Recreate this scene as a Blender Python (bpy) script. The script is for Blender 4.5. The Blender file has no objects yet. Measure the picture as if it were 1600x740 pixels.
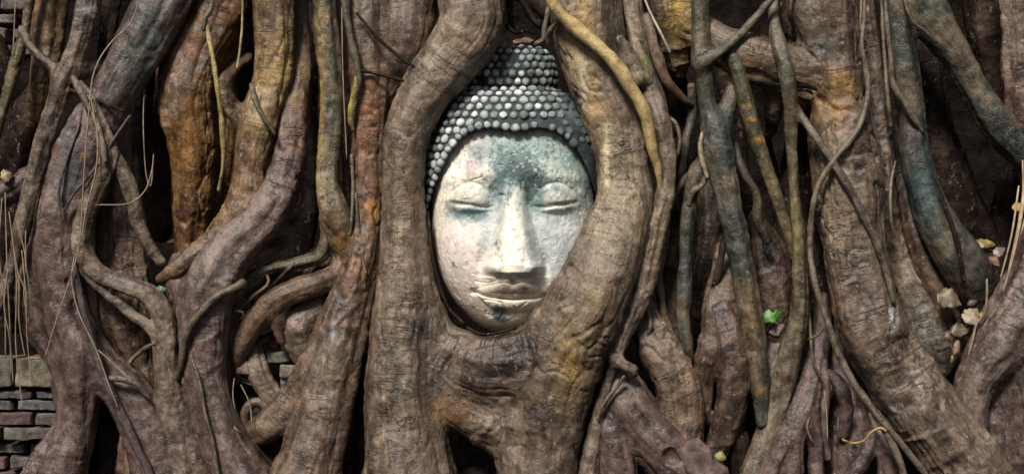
import bpy, bmesh, math, random
import numpy as np
from mathutils import Vector
random.seed(7); rng = np.random.default_rng(7)
C = bpy.context.scene.collection
scn = bpy.context.scene
# ---------------------------------------------------------------- camera
D = 3.6; S = 0.0015; CZ = 0.75
cam = bpy.data.objects.new('camera', bpy.data.cameras.new('camera'))
C.objects.link(cam); scn.camera = cam
cam.location = (0, -D, CZ); cam.rotation_euler = (math.radians(90), 0, 0)
cam.data.sensor_width = 36; cam.data.lens = 36 * D / (1600 * S)
cam.data.clip_start = 0.05; cam.data.clip_end = 500
# ---------------------------------------------------------------- light
SUN_EL, SUN_AZ = 44.0, -20.0            # elevation; azimuth from the camera's side (minus = left)
W = bpy.data.worlds.new('World'); scn.world = W; W.use_nodes = True
nt = W.node_tree; bg = nt.nodes['Background']
sky = nt.nodes.new('ShaderNodeTexSky'); sky.sky_type = 'NISHITA'; sky.sun_disc = False
sky.sun_elevation = math.radians(SUN_EL); sky.sun_rotation = math.radians(180 - SUN_AZ)
sky.air_density = 1.0; sky.dust_density = 3.0
nt.links.new(sky.outputs[0], bg.inputs[0]); bg.inputs[1].default_value = 0.05
sl = bpy.data.lights.new('sun', 'SUN'); sl.energy = 5.0; sl.angle = math.radians(14); sl.color = (1, 0.94, 0.86)
so = bpy.data.objects.new('sun', sl); C.objects.link(so)
e, a = math.radians(SUN_EL), math.radians(SUN_AZ)
dirv = Vector((math.sin(a) * math.cos(e), -math.cos(a) * math.cos(e), math.sin(e)))   # towards the sun
so.rotation_euler = dirv.to_track_quat('Z', 'Y').to_euler()
so.location = dirv * 8
scn.view_settings.view_transform = 'Standard'; scn.view_settings.look = 'None'
scn.view_settings.gamma = 1; scn.view_settings.exposure = 0.12
# ---------------------------------------------------------------- helpers
def atv(px, py, Y):
    k = S * (D + Y) / D
    return np.stack([(px - 800) * k, Y + 0 * px, CZ - (py - 370) * k], -1)
def at(px, py, Y):
    k = S * (D + Y) / D
    return Vector(((px - 800) * k, Y, CZ - (py - 370) * k))
def _h(i, j, k, seed):
    h = (i.astype(np.int64) * 374761393 + j.astype(np.int64) * 668265263 + k.astype(np.int64) * 2147483647 + seed * 1274126177) & 0xffffffff
    h = ((h ^ (h >> 13)) * 1274126177) & 0xffffffff
    return ((h ^ (h >> 16)) & 0xffff).astype(np.float32) / 32767.5 - 1
def noise(p, seed=0):
    p = np.asarray(p, np.float64) + 100.37; f = np.floor(p); u = (p - f).astype(np.float32); f = f.astype(np.int64)
    u = u * u * u * (u * (u * 6 - 15) + 10); x, y, z = f[:, 0], f[:, 1], f[:, 2]
    def l(a, b, t): return a + (b - a) * t
    c = [[[_h(x + i, y + j, z + k, seed) for k in (0, 1)] for j in (0, 1)] for i in (0, 1)]
    return l(l(l(c[0][0][0], c[0][0][1], u[:, 2]), l(c[0][1][0], c[0][1][1], u[:, 2]), u[:, 1]),
             l(l(c[1][0][0], c[1][0][1], u[:, 2]), l(c[1][1][0], c[1][1][1], u[:, 2]), u[:, 1]), u[:, 0])
def fbm(p, seed=0, o=4, g=0.5):
    p = np.asarray(p, np.float64); r = 0; a = 1; t = 0
    for i in range(o):
        r = r + a * noise(p * 2.03 ** i, seed + i * 17); t += a; a *= g
    return r / t
def sstep(a, b, x):
    t = np.clip((x - a) / (b - a), 0, 1); return t * t * (3 - 2 * t)
def vnormals(V, Q):
    n = np.cross(V[Q[:, 2]] - V[Q[:, 0]], V[Q[:, 3]] - V[Q[:, 1]])
    N = np.zeros_like(V)
    for i in range(4): 
        for c in range(3): N[:, c] += np.bincount(Q[:, i], n[:, c], len(V))
    return N / (np.linalg.norm(N, axis=1, keepdims=True) + 1e-12)
def link(o, parent=None):
    C.objects.link(o)
    if parent is not None: o.parent = parent
    return o
def tag(o, label=None, cat=None, group=None, kind=None):
    for k, v in (('label', label), ('category', cat), ('group', group), ('kind', kind)):
        if v: o[k] = v
    return o
def empty(name, label, cat, loc=(0, 0, 0), group=None):
    o = bpy.data.objects.new(name, None); C.objects.link(o); o.location = loc; o.empty_display_size = .05
    return tag(o, label, cat, group)
def qmesh(name, V, Q, mat, parent=None, tint=None, rco=None, N=None, off=(0, 0, 0), alpha=1.):
    """quads (or tris) -> one mesh object, smooth, with optional tint / rootco attributes and custom normals"""
    V = np.asarray(V, np.float32) - np.asarray(off, np.float32); Q = np.asarray(Q, np.int32)
    m = bpy.data.meshes.new(name); k = Q.shape[1]
    m.vertices.add(len(V)); m.vertices.foreach_set('co', V.ravel())
    m.loops.add(Q.size); m.loops.foreach_set('vertex_index', Q.ravel())
    m.polygons.add(len(Q)); m.polygons.foreach_set('loop_start', np.arange(0, Q.size, k, dtype=np.int32))
    m.polygons.foreach_set('loop_total', np.full(len(Q), k, np.int32))
    m.update(); m.validate()
    m.polygons.foreach_set('use_smooth', np.ones(len(m.polygons), bool))
    if tint is not None:
        at_ = m.attributes.new('tint', 'FLOAT_COLOR', 'POINT')
        at_.data.foreach_set('color', np.concatenate([np.clip(tint, 0, 1), np.full((len(V), 1), alpha)], 1).astype(np.float32).ravel())
    if rco is not None:
        at_ = m.attributes.new('rootco', 'FLOAT_VECTOR', 'POINT'); at_.data.foreach_set('vector', np.asarray(rco, np.float32).ravel())
    if N is not None: m.normals_split_custom_set_from_vertices(N.astype(np.float32).tolist())
    m.materials.append(mat)
    o = bpy.data.objects.new(name, m); o.location = off if parent is None else (0, 0, 0)
    return link(o, parent)
def catmull(P, n):
    """P: (m, c) control rows -> dense rows"""
    P = np.asarray(P, float); Q = np.vstack([2 * P[0] - P[1], P, 2 * P[-1] - P[-2]]); out = []
    for i in range(1, len(Q) - 2):
        t = np.linspace(0, 1, n, endpoint=False)[:, None]; a, b, c, d = Q[i - 1:i + 3]
        out.append(.5 * (2 * b + (c - a) * t + (2 * a - 5 * b + 4 * c - d) * t ** 2 + (3 * b - a - 3 * c + d) * t ** 3))
    out.append(Q[-2][None]); return np.vstack(out)
def parse(s, d0):
    rows = []
    for w in s.split(';'):
        v = [float(x) for x in w.split()]
        if not v: continue
        rows.append(v[:3] + [v[3] if len(v) > 3 else np.nan])
    P = np.array(rows); k = np.arange(len(P)); ok = ~np.isnan(P[:, 3])
    P[:, 3] = np.interp(k, k[ok], P[ok, 3]) if ok.any() else d0
    P[:, 3] = np.where(P[:, 3] > 4, 4 + (P[:, 3] - 4) * 1.7, P[:, 3])
    return P                                # px, py, r px, depth cm
def world_chain(P, step):
    """control rows -> points (n,3), radii (n) resampled at about `step` m"""
    R = catmull(P, 24); Y = R[:, 3] / 100; X = atv(R[:, 0], R[:, 1], Y); r = np.maximum(R[:, 2], 1.0) * S * (D + Y) / D
    d = np.r_[0, np.cumsum(np.linalg.norm(np.diff(X, axis=0), axis=1))]
    n = max(3, int(d[-1] / step)); q = np.linspace(0, d[-1], n)
    return np.stack([np.interp(q, d, X[:, i]) for i in range(3)], 1), np.interp(q, d, r)
def surface_nets(F, org, h):
    s = F < 0; nx, ny, nz = F.shape
    c = np.zeros((nx - 1, ny - 1, nz - 1), np.uint8)
    offs = [(i, j, k) for i in (0, 1) for j in (0, 1) for k in (0, 1)]
    for i, j, k in offs: c += s[i:nx - 1 + i, j:ny - 1 + j, k:nz - 1 + k]
    I = np.argwhere((c > 0) & (c < 8)); ids = np.full(c.shape, -1, np.int32); ids[I[:, 0], I[:, 1], I[:, 2]] = np.arange(len(I))
    acc = np.zeros((len(I), 3)); cnt = np.zeros(len(I))
    val = {o: F[I[:, 0] + o[0], I[:, 1] + o[1], I[:, 2] + o[2]] for o in offs}
    for o in offs:
        for ax in range(3):
            if o[ax]: continue
            p = list(o); p[ax] = 1; p = tuple(p); a, b = val[o], val[p]; m = (a < 0) != (b < 0)
            t = a[m] / (a[m] - b[m]); v = np.tile(np.array(o, float), (m.sum(), 1)); v[:, ax] += t; acc[m] += v; cnt[m] += 1
    V = org + h * (I + acc / cnt[:, None]); Q = []
    for ax in range(3):
        u, w = (ax + 1) % 3, (ax + 2) % 3
        sl0 = [slice(None)] * 3; sl1 = [slice(None)] * 3; sl0[ax] = slice(0, -1); sl1[ax] = slice(1, None)
        sa, sb = s[tuple(sl0)], s[tuple(sl1)]; E = np.argwhere(sa != sb)
        ok = (E[:, u] > 0) & (E[:, w] > 0) & (E[:, u] < F.shape[u] - 1) & (E[:, w] < F.shape[w] - 1); E = E[ok]
        flip = sa[E[:, 0], E[:, 1], E[:, 2]]
        def cell(du, dw):
            G = E.copy(); G[:, u] -= du; G[:, w] -= dw; return ids[G[:, 0], G[:, 1], G[:, 2]]
        q = np.stack([cell(1, 1), cell(0, 1), cell(0, 0), cell(1, 0)], 1)
        q[~flip] = q[~flip][:, ::-1]; Q.append(q)
    return V, np.vstack(Q)
def frames(X):
    T = np.gradient(X, axis=0); T /= np.linalg.norm(T, axis=1, keepdims=True) + 1e-9
    A = np.cross(T, [0, 1, 0.02]); A /= np.linalg.norm(A, axis=1, keepdims=True) + 1e-9
    return T, A, np.cross(T, A)
BARK = {}
PAL = dict(  # base / second / third bark colours (albedo)
  brown=((.160, .098, .064), (.275, .190, .130), (.048, .027, .020)),
  mauve=((.132, .086, .072), (.225, .160, .135), (.046, .030, .027)),
  orange=((.190, .095, .038), (.340, .180, .065), (.060, .026, .014)),
  teal=((.062, .068, .054), (.165, .135, .090), (.028, .028, .022)),
  grey=((.168, .120, .086), (.300, .228, .165), (.060, .040, .030)),
  ochre=((.205, .128, .066), (.400, .280, .135), (.070, .040, .024)),
  dim=((.036, .023, .018), (.065, .042, .032), (.014, .010, .008)),  # recessed roots: shade of the gaps put into the bark colour
  vine=((.160, .125, .085), (.230, .190, .130), (.080, .060, .040)),
  olive=((.110, .092, .052), (.200, .160, .080), (.050, .045, .030)),
)
def bark_tint(V, rc, pal, seed, patches=()):
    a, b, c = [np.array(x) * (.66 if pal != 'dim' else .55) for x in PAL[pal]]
    n1 = fbm(V * 9, seed, 3)[:, None]; n2 = fbm(rc * [14, 40, 40], seed + 5, 3)[:, None]; n3 = fbm(V * 30, seed + 9, 3)[:, None]
    n4 = fbm(V * 75, seed + 12, 3)[:, None]
    t = a + (b - a) * sstep(-.05, .45, n1 + .5 * n3 + .4 * n4) + (c - a) * sstep(.04, .40, n2 + .4 * n3 + .35 * n4) * .9
    if pal != 'dim':
        oth = np.array({'teal': (.135, .100, .066), 'olive': (.120, .085, .055), 'vine': (.10, .075, .06), 'mauve': (.135, .088, .074), 'orange': (.25, .115, .038), 'ochre': (.19, .10, .045)}.get(pal, (.20, .155, .115))) * .66
        w = (.75 * sstep(.0, .42, fbm(np.stack([rc[:, 0] * 4.5, rc[:, 1] * 9, rc[:, 2] * 9], 1), seed + 41, 3) + .12 * n4[:, 0]))[:, None]; t = t * (1 - w) + oth * (1 + .5 * n3) * w
    if patches:
        k = (D + V[:, 1]) / D * S; px = 800 + V[:, 0] / k; py = 370 - (V[:, 2] - CZ) / k
        j1, j2 = n3[:, 0], n1[:, 0]
        for (x, y, rx, ry, col, st) in patches:
            jt = min(14, .7 * min(rx, ry)); d = ((px + jt * j1 - x) / rx) ** 2 + ((py + jt * j2 - y) / ry) ** 2
            w = np.clip(np.exp(-d * 1.2) * (1 + .9 * fbm(V * [45, 45, 60], seed + 31, 3)) * st, 0, 1)[:, None]
            t = t * (1 - w) + .86 * np.array(col) * (.8 + .35 * n3) * w
    return t
def bark_disp(V, N, rc, rad, seed, rough=1., rings=1., cracks=1.):
    """real relief: lumps, flutes, transverse wrinkles and fissures"""
    rr = np.minimum(rad, .09)
    d = .13 * rr * fbm(V * 7, seed, 2) * rough
    ab = rc[:, 1:] / (np.linalg.norm(rc[:, 1:], axis=1, keepdims=True) + 1e-6)
    fl = noise(np.stack([rc[:, 0] * 3.5, ab[:, 0] * 2.2, ab[:, 1] * 2.2], 1), seed + 3)
    d += .15 * rr * fl * rough
    fold = 1 - np.abs(noise(np.stack([rc[:, 0] * 5 + 3, ab[:, 0] * 3.2, ab[:, 1] * 3.2], 1) + .4 * noise(V * 11, seed + 8)[:, None], seed + 5)) * 5
    d -= .05 * rr * np.clip(fold, 0, 1) * rough
    d += .0045 * fbm(V * 34, seed + 7, 4, .6) * (.4 + .6 * rough)
    q = np.stack([rc[:, 0] * 26, ab[:, 0] * 1.3, ab[:, 1] * 1.3], 1)
    r1 = 1 - np.abs(noise(q + .6 * fbm(V * 20, seed + 2, 2)[:, None], seed + 11)) * 2
    gate = sstep(-.1, .45, noise(V * 6, seed + 21))
    d += .0030 * rings * gate * np.clip(r1, 0, 1) ** 3 * np.minimum(1, rad / .03)
    q2 = np.stack([rc[:, 0] * 13, ab[:, 0] * 1.7, ab[:, 1] * 1.7], 1)
    r2 = np.clip(1 - np.abs(noise(q2 + .8 * fbm(V * 15, seed + 4, 2)[:, None], seed + 13)) * 9, 0, 1)
    d -= .0045 * cracks * r2 * sstep(.0, .4, noise(V * 5 + 3, seed + 23)) * np.minimum(1, rad / .04)
    return V + N * d[:, None]
OFFI = [0]
def sdf_root(name, label, chains, pal='brown', d=0., k=.022, h=.0045, cat='root', group=None, rough=1., rings=1., cracks=1., patches=(), parts=None, holes=(), names=None, rs=.955):
    """fuse the chains of one root into one continuous skin; `parts` names chains that become children"""
    OFFI[0] += 1; seed = OFFI[0] * 101
    Ws = [world_chain(parse(c, d), .014) for c in chains]; Ws = [(X, r * rs * (1 + .07 * rough * noise(np.stack([np.arange(len(r)) * .16, np.full(len(r), seed + i * 9.), 0 * r], 1), 5) + .09 * rough * np.clip(noise(np.stack([np.arange(len(r)) * .5, np.full(len(r), seed + i * 5.), 0 * r], 1), 6) - .35, 0, 1))) for i, (X, r) in enumerate(Ws)]
    if parts and not names: parts = list(range(len(chains)))
    pad = max(.03, k + .006); lo = np.min([(X - r[:, None]).min(0) for X, r in Ws], 0) - pad; hi = np.max([(X + r[:, None]).max(0) for X, r in Ws], 0) + pad
    lo[2] = max(lo[2], .06)
    shp = np.ceil((hi - lo) / h).astype(int) + 1; F = None
    gx = [lo[i] + h * np.arange(shp[i]) for i in range(3)]
    for X, r in Ws:
        G = np.full(shp, pad, np.float32)
        for i in range(len(X) - 1):
            a, b = X[i], X[i + 1]; ra, rb = r[i], r[i + 1]; R = max(ra, rb) + pad
            l = np.maximum(((np.minimum(a, b) - R - lo) / h).astype(int), 0); u = np.minimum(((np.maximum(a, b) + R - lo) / h).astype(int) + 2, shp)
            if (u <= l).any(): continue
            x = (gx[0][l[0]:u[0]] - a[0]).astype(np.float32)[:, None, None]; y = (gx[1][l[1]:u[1]] - a[1]).astype(np.float32)[None, :, None]; z = (gx[2][l[2]:u[2]] - a[2]).astype(np.float32)[None, None]
            ba = (b - a).astype(np.float32); L = float(ba @ ba) + 1e-12
            t = np.clip((x * ba[0] + y * ba[1] + z * ba[2]) / L, 0, 1)
            q = np.sqrt((x - t * ba[0]) ** 2 + (y - t * ba[1]) ** 2 + (z - t * ba[2]) ** 2) - (ra + (rb - ra) * t)
            g = G[l[0]:u[0], l[1]:u[1], l[2]:u[2]]; np.minimum(g, q, out=g)
        if F is None: F = G
        else:
            hh = np.maximum(k - np.abs(F - G), 0) / k; F = np.minimum(F, G) - hh * hh * k * .25
    for (px, py, rp, dc) in holes:
        c = np.array(at(px, py, dc / 100)); rr = rp * S
        q = rr - np.sqrt((gx[0] - c[0])[:, None, None] ** 2 + (gx[1] - c[1])[None, :, None] ** 2 + (gx[2] - c[2])[None, None] ** 2)
        hh = np.maximum(.012 - np.abs(F - q), 0) / .012; F = (np.maximum(F, q) + hh * hh * .003).astype(np.float32)
    F[0] = F[-1] = pad; F[:, 0] = F[:, -1] = pad; F[:, :, 0] = F[:, :, -1] = pad
    V, Q = surface_nets(F, lo, h)
    cid, rc, rad = root_coords(V, Ws)
    V = bark_disp(V, vnormals(V, Q), rc, rad, seed, rough, rings, cracks); N = vnormals(V, Q)
    t = bark_tint(V, rc, pal, seed, patches)
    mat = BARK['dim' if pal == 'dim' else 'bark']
    c0 = Ws[0][0][len(Ws[0][0]) // 2]
    if not parts:
        return tag(qmesh(name, V, Q, mat, None, t, rc, N, off=tuple(c0), alpha=rings / 2), label, cat, group)
    root = empty(name, label, cat, tuple(c0), group)
    fc = cid[Q[:, 0]]
    pm = np.array([parts[i] if i < len(parts) else 0 for i in range(len(Ws))])  # part index per chain
    for pi, pn in sorted(set((i_, names[i_] if names else PART[min(i_, 1)]) for i_ in pm.tolist())):
        q = Q[pm[fc] == pi]
        if not len(q): continue
        u, inv = np.unique(q, return_inverse=True)
        qmesh(pn, V[u], inv.reshape(q.shape), mat, root, t[u], rc[u], N[u], off=tuple(c0), alpha=rings / 2)
    return root
PART = {0: 'root_stem', 1: 'side_root'}
def root_coords(V, Ws):
    n = len(V); best = np.full(n, 1e9); cid = np.zeros(n, int); rc = np.zeros((n, 3)); rad = np.zeros(n)
    for ci, (X, r) in enumerate(Ws):
        T, A, B = frames(X); cum = np.r_[0, np.cumsum(np.linalg.norm(np.diff(X, axis=0), axis=1))]
        for s in range(0, n, 20000):
            P = V[s:s + 20000]; d = np.sqrt(((P ** 2).sum(1)[:, None] + (X ** 2).sum(1)[None] - 2 * P @ X.T).clip(0)) - r[None]
            j = d.argmin(1); dm = d[np.arange(len(P)), j]; m = dm < best[s:s + 20000]; jj = j[m]; idx = np.nonzero(m)[0] + s
            rel = V[idx] - X[jj]; best[idx] = dm[m]; cid[idx] = ci; rad[idx] = r[jj]
            rc[idx] = np.stack([cum[jj] + (rel * T[jj]).sum(1) + ci * 3.7, (rel * A[jj]).sum(1), (rel * B[jj]).sum(1)], 1)
    return cid, rc, rad
def tube(name, label, chain, pal='vine', d=0., cat='vine', group=None, n=14, parent=None, mat=None, wob=1., patches=(), tint=None, step=None, nm_parts=False):
    """a thin root, vine or strand: swept, with knots and wobble, pointed ends closed"""
    OFFI[0] += 1; seed = OFFI[0] * 101
    P = parse(chain, d) if isinstance(chain, str) else chain
    rm = P[:, 2].mean() * S; X, r = world_chain(P, step or max(.004, rm * .5))
    m = len(X); T, A, B = frames(X)
    X = X + (A * noise(X * 16, seed)[:, None] + B * noise(X * 16, seed + 1)[:, None]) * min(rm * .35, .004) * wob
    r = r * (1 + .13 * wob * noise(np.stack([np.arange(m) * .22, np.full(m, seed * .1), np.zeros(m)], 1), 3))
    r[0] *= .55; r[-1] *= .35
    th = np.linspace(0, 2 * math.pi, n, endpoint=False)
    V = (X[:, None] + r[:, None, None] * (np.cos(th)[None, :, None] * A[:, None] + np.sin(th)[None, :, None] * B[:, None])).reshape(-1, 3)
    i = np.arange(m - 1)[:, None] * n; j = np.arange(n)[None]; j2 = (j + 1) % n
    Q = np.stack([i + j, i + j2, i + n + j2, i + n + j], -1).reshape(-1, 4)
    V = np.vstack([V, X[0], X[-1]]); e0, e1 = len(V) - 2, len(V) - 1
    jj = np.arange(0, n, 2); Q = np.vstack([Q, np.stack([np.full(n // 2, e0), (jj + 2) % n, jj + 1, jj], 1), np.stack([np.full(n // 2, e1), (m - 1) * n + jj, (m - 1) * n + jj + 1, (m - 1) * n + (jj + 2) % n], 1)])
    cid, rc, rad = root_coords(V, [(X, r)])
    N = vnormals(V, Q)
    if rm > .004: V = V + N * (np.minimum(rad, .03) * .16 * fbm(V * 30, seed, 3) + .0012 * noise(rc * [60, 25, 25], seed + 1))[:, None]
    t = bark_tint(V, rc, pal, seed, patches) if tint is None else np.tile(np.array(tint), (len(V), 1)) * (1 + .3 * fbm(V * 40, seed, 2)[:, None])
    c0 = X[m // 2]
    o = qmesh(name, V, Q, mat or BARK['dim' if pal == 'dim' else 'bark'], parent, t, rc, None, off=tuple(c0) if parent is None else tuple(parent.location), alpha=.15)
    return o if parent is not None else tag(o, label, cat, group)
# ---------------------------------------------------------------- materials
def nodes(name):
    m = bpy.data.materials.new(name); m.use_nodes = True; t = m.node_tree; return m, t, t.nodes['Principled BSDF']
def nd(t, typ, **kw):
    n = t.nodes.new(typ)
    for k, v in kw.items(): setattr(n, k, v)
    return n
def mapn(t, src, sc, scale, detail=4, rough=.55, dist=0.):
    mp = nd(t, 'ShaderNodeMapping'); mp.inputs['Scale'].default_value = sc; t.links.new(src, mp.inputs[0])
    n = nd(t, 'ShaderNodeTexNoise'); n.inputs['Scale'].default_value = scale; n.inputs['Detail'].default_value = detail
    n.inputs['Roughness'].default_value = rough; n.inputs['Distortion'].default_value = dist
    t.links.new(mp.outputs[0], n.inputs['Vector']); return n.outputs['Fac']
def mth(t, op, a, b=None, c=None, clamp=False):
    n = nd(t, 'ShaderNodeMath', operation=op); n.use_clamp = clamp
    for i, v in enumerate((a, b, c)):
        if v is None: continue
        if isinstance(v, (int, float)): n.inputs[i].default_value = v
        else: t.links.new(v, n.inputs[i])
    return n.outputs[0]
def rmp(t, f, a, b, lo=0., hi=1.):
    n = nd(t, 'ShaderNodeMapRange'); n.interpolation_type = 'SMOOTHSTEP'; t.links.new(f, n.inputs[0])
    for i, v in zip((1, 2, 3, 4), (a, b, lo, hi)): n.inputs[i].default_value = v
    return n.outputs[0]
def vmul(t, col, f):
    n = nd(t, 'ShaderNodeVectorMath', operation='SCALE'); t.links.new(col, n.inputs[0]); t.links.new(f, n.inputs['Scale']); return n.outputs[0]
def cmix(t, f, a, b):
    n = nd(t, 'ShaderNodeMix', data_type='RGBA'); t.links.new(f, n.inputs['Factor'])
    for s, v in ((6, a), (7, b)):
        if isinstance(v, tuple): n.inputs[s].default_value = (*v, 1)
        else: t.links.new(v, n.inputs[s])
    return n.outputs[2]
def make_bark(nm='bark', spec=.45):
    m, t, p = nodes(nm)
    at_ = nd(t, 'ShaderNodeAttribute', attribute_name='tint'); rc = nd(t, 'ShaderNodeAttribute', attribute_name='rootco').outputs['Vector']
    g = nd(t, 'ShaderNodeNewGeometry').outputs['Position']
    grain = mapn(t, rc, (.12, 1, 1), 130, 5, .7, .4)          # fine streaks along the root
    ring = mapn(t, rc, (1, .2, .2), 34, 5, .6, .8)      # wrinkles across it
    blot = mapn(t, g, (1, 1, 1), 28, 5, .65); fine = mapn(t, g, (1, 1, 1), 230, 4, .7); big = mapn(t, g, (1, 1, 1), 7, 3); al = at_.outputs['Alpha']
    f = mth(t, 'ADD', rmp(t, blot, .3, .7, .55, 1.36), rmp(t, fine, .35, .7, -.2, .26))
    f = mth(t, 'ADD', f, rmp(t, grain, .35, .68, -.16, .18))
    crack = rmp(t, mth(t, 'ABSOLUTE', mth(t, 'SUBTRACT', ring, .5)), 0., .016, .38, 1.)
    gate = mth(t, 'MULTIPLY', rmp(t, big, .44, .60), rmp(t, al, .1, .7)); crack = mth(t, 'ADD', mth(t, 'MULTIPLY', crack, gate), mth(t, 'SUBTRACT', 1., gate))
    f = mth(t, 'MULTIPLY', f, crack)
    col = vmul(t, at_.outputs['Color'], f)
    fl = rmp(t, mapn(t, g, (1, 1, .7), 60, 4, .75), .60, .67)   # scaly flakes, paler
    col = cmix(t, mth(t, 'MULTIPLY', fl, rmp(t, al, .1, .8, .15, .5)), col, (.36, .30, .235))
    vo = nd(t, 'ShaderNodeTexVoronoi'); vo.inputs['Scale'].default_value = 55; t.links.new(g, vo.inputs['Vector'])
    sp = mth(t, 'MULTIPLY', rmp(t, vo.outputs['Distance'], .05, .11, 1, 0), rmp(t, mapn(t, g, (1, 1, 1), 9, 2), .52, .6))
    col = cmix(t, mth(t, 'MULTIPLY', sp, .6), col, (.5, .47, .45))
    pit = rmp(t, mapn(t, rc, (.8, 1, 1), 75, 3, .6), .66, .72)
    col = cmix(t, mth(t, 'MULTIPLY', pit, .75), col, (.03, .02, .015))
    t.links.new(col, p.inputs['Base Color'])
    t.links.new(rmp(t, blot, .3, .7, .26, .48), p.inputs['Roughness']); p.inputs['Specular IOR Level'].default_value = spec
    hgt = mth(t, 'ADD', mth(t, 'MULTIPLY', grain, .5), mth(t, 'MULTIPLY', crack, 1.0))
    hgt = mth(t, 'ADD', hgt, mth(t, 'MULTIPLY', fine, .3)); hgt = mth(t, 'ADD', hgt, mth(t, 'MULTIPLY', blot, 1.1))
    hgt = mth(t, 'SUBTRACT', hgt, mth(t, 'MULTIPLY', pit, .5)); hgt = mth(t, 'ADD', hgt, mth(t, 'MULTIPLY', fl, .12))
    b = nd(t, 'ShaderNodeBump'); b.inputs['Distance'].default_value = .0052; b.inputs['Strength'].default_value = .8
    t.links.new(hgt, b.inputs['Height']); t.links.new(b.outputs[0], p.inputs['Normal']); return m
def make_simple(name, rough=.7, sc=40, amp=.35, bump=.003, attr=True, col=(.5, .5, .5), speck=0.):
    m, t, p = nodes(name); g = nd(t, 'ShaderNodeNewGeometry').outputs['Position']
    n = mapn(t, g, (1, 1, 1), sc, 5, .65); n2 = mapn(t, g, (1, 1, 1), sc * 5, 4, .7)
    f = mth(t, 'ADD', rmp(t, n, .3, .7, 1 - amp, 1 + amp), rmp(t, n2, .3, .7, -amp * .4, amp * .4))
    if attr: c = nd(t, 'ShaderNodeAttribute', attribute_name='tint').outputs['Color']
    else: r = nd(t, 'ShaderNodeRGB'); r.outputs[0].default_value = (*col, 1); c = r.outputs[0]
    cc = vmul(t, c, f)
    if speck:
        vo = nd(t, 'ShaderNodeTexVoronoi'); vo.inputs['Scale'].default_value = 170; t.links.new(g, vo.inputs['Vector'])
        cc = cmix(t, mth(t, 'MULTIPLY', rmp(t, vo.outputs['Distance'], .16, .30, 1, 0), speck), cc, (.07, .045, .025))
        cc = cmix(t, rmp(t, mapn(t, g, (1, 1, 1), 38, 5, .7), .56, .68, 0, .6), cc, (.14, .095, .05))
    t.links.new(cc, p.inputs['Base Color']); p.inputs['Roughness'].default_value = rough
    b = nd(t, 'ShaderNodeBump'); b.inputs['Distance'].default_value = bump; b.inputs['Strength'].default_value = .8
    t.links.new(mth(t, 'ADD', n, mth(t, 'MULTIPLY', n2, .4)), b.inputs['Height']); t.links.new(b.outputs[0], p.inputs['Normal'])
    return m
BARK['bark'] = make_bark(); BARK['dim'] = make_bark('shade_toned_bark', .08)  # second one carries the painted-in shade of recessed roots, with little gloss
M_SOIL = make_simple('shade_dark_soil', .9, 25, .5, .02, False, (.010, .007, .006))  # near-black so the darkness of the gaps is in the soil colour
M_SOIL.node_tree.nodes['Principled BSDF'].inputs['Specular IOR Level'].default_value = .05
M_BRICK = make_simple('old_brick', .85, 45, .5, .006)
M_STONE = make_simple('weathered_stone', .62, 70, .16, .0022)
M_CURL = make_simple('lichened_stone', .75, 90, .3, .003)
M_LEAF = make_simple('leaf', .45, 60, .3, .001)
M_STRAW = make_simple('dry_rootlet', .7, 60, .3, .0005)
M_YVINE = make_simple('smooth_yellow_bark', .5, 60, .22, .003, speck=.8)
# ================================================================= stone head
HX = 802.0; HY = .105              # axis of the face (px) and depth of its widest section
def g2(x, y, cx, cy, sx, sy, rot=0.):
    if rot:
        c, s = math.cos(rot), math.sin(rot); dx, dy = x - cx, y - cy; u = c * dx + s * dy; v = -s * dx + c * dy
        return np.exp(-(u / sx) ** 2 - (v / sy) ** 2)
    return np.exp(-((x - cx) / sx) ** 2 - ((y - cy) / sy) ** 2)
def pline(x, y, pts):
    """distance from (x, y) to a polyline, and the parameter 0..1 along it"""
    best = np.full(x.shape, 1e9); par = np.zeros(x.shape); P = catmull(np.array(pts, float), 8); n = len(P) - 1
    for i in range(n):
        a, b = P[i], P[i + 1]; d = b - a; L = d @ d + 1e-9
        t = np.clip(((x - a[0]) * d[0] + (y - a[1]) * d[1]) / L, 0, 1); q = np.hypot(x - a[0] - t * d[0], y - a[1] - t * d[1])
        m = q < best; best[m] = q[m]; par[m] = (i + t[m]) / n
    return best, par
def tens(p): return np.minimum(1, 4 * p * (1 - p) * 1.6)
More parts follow.
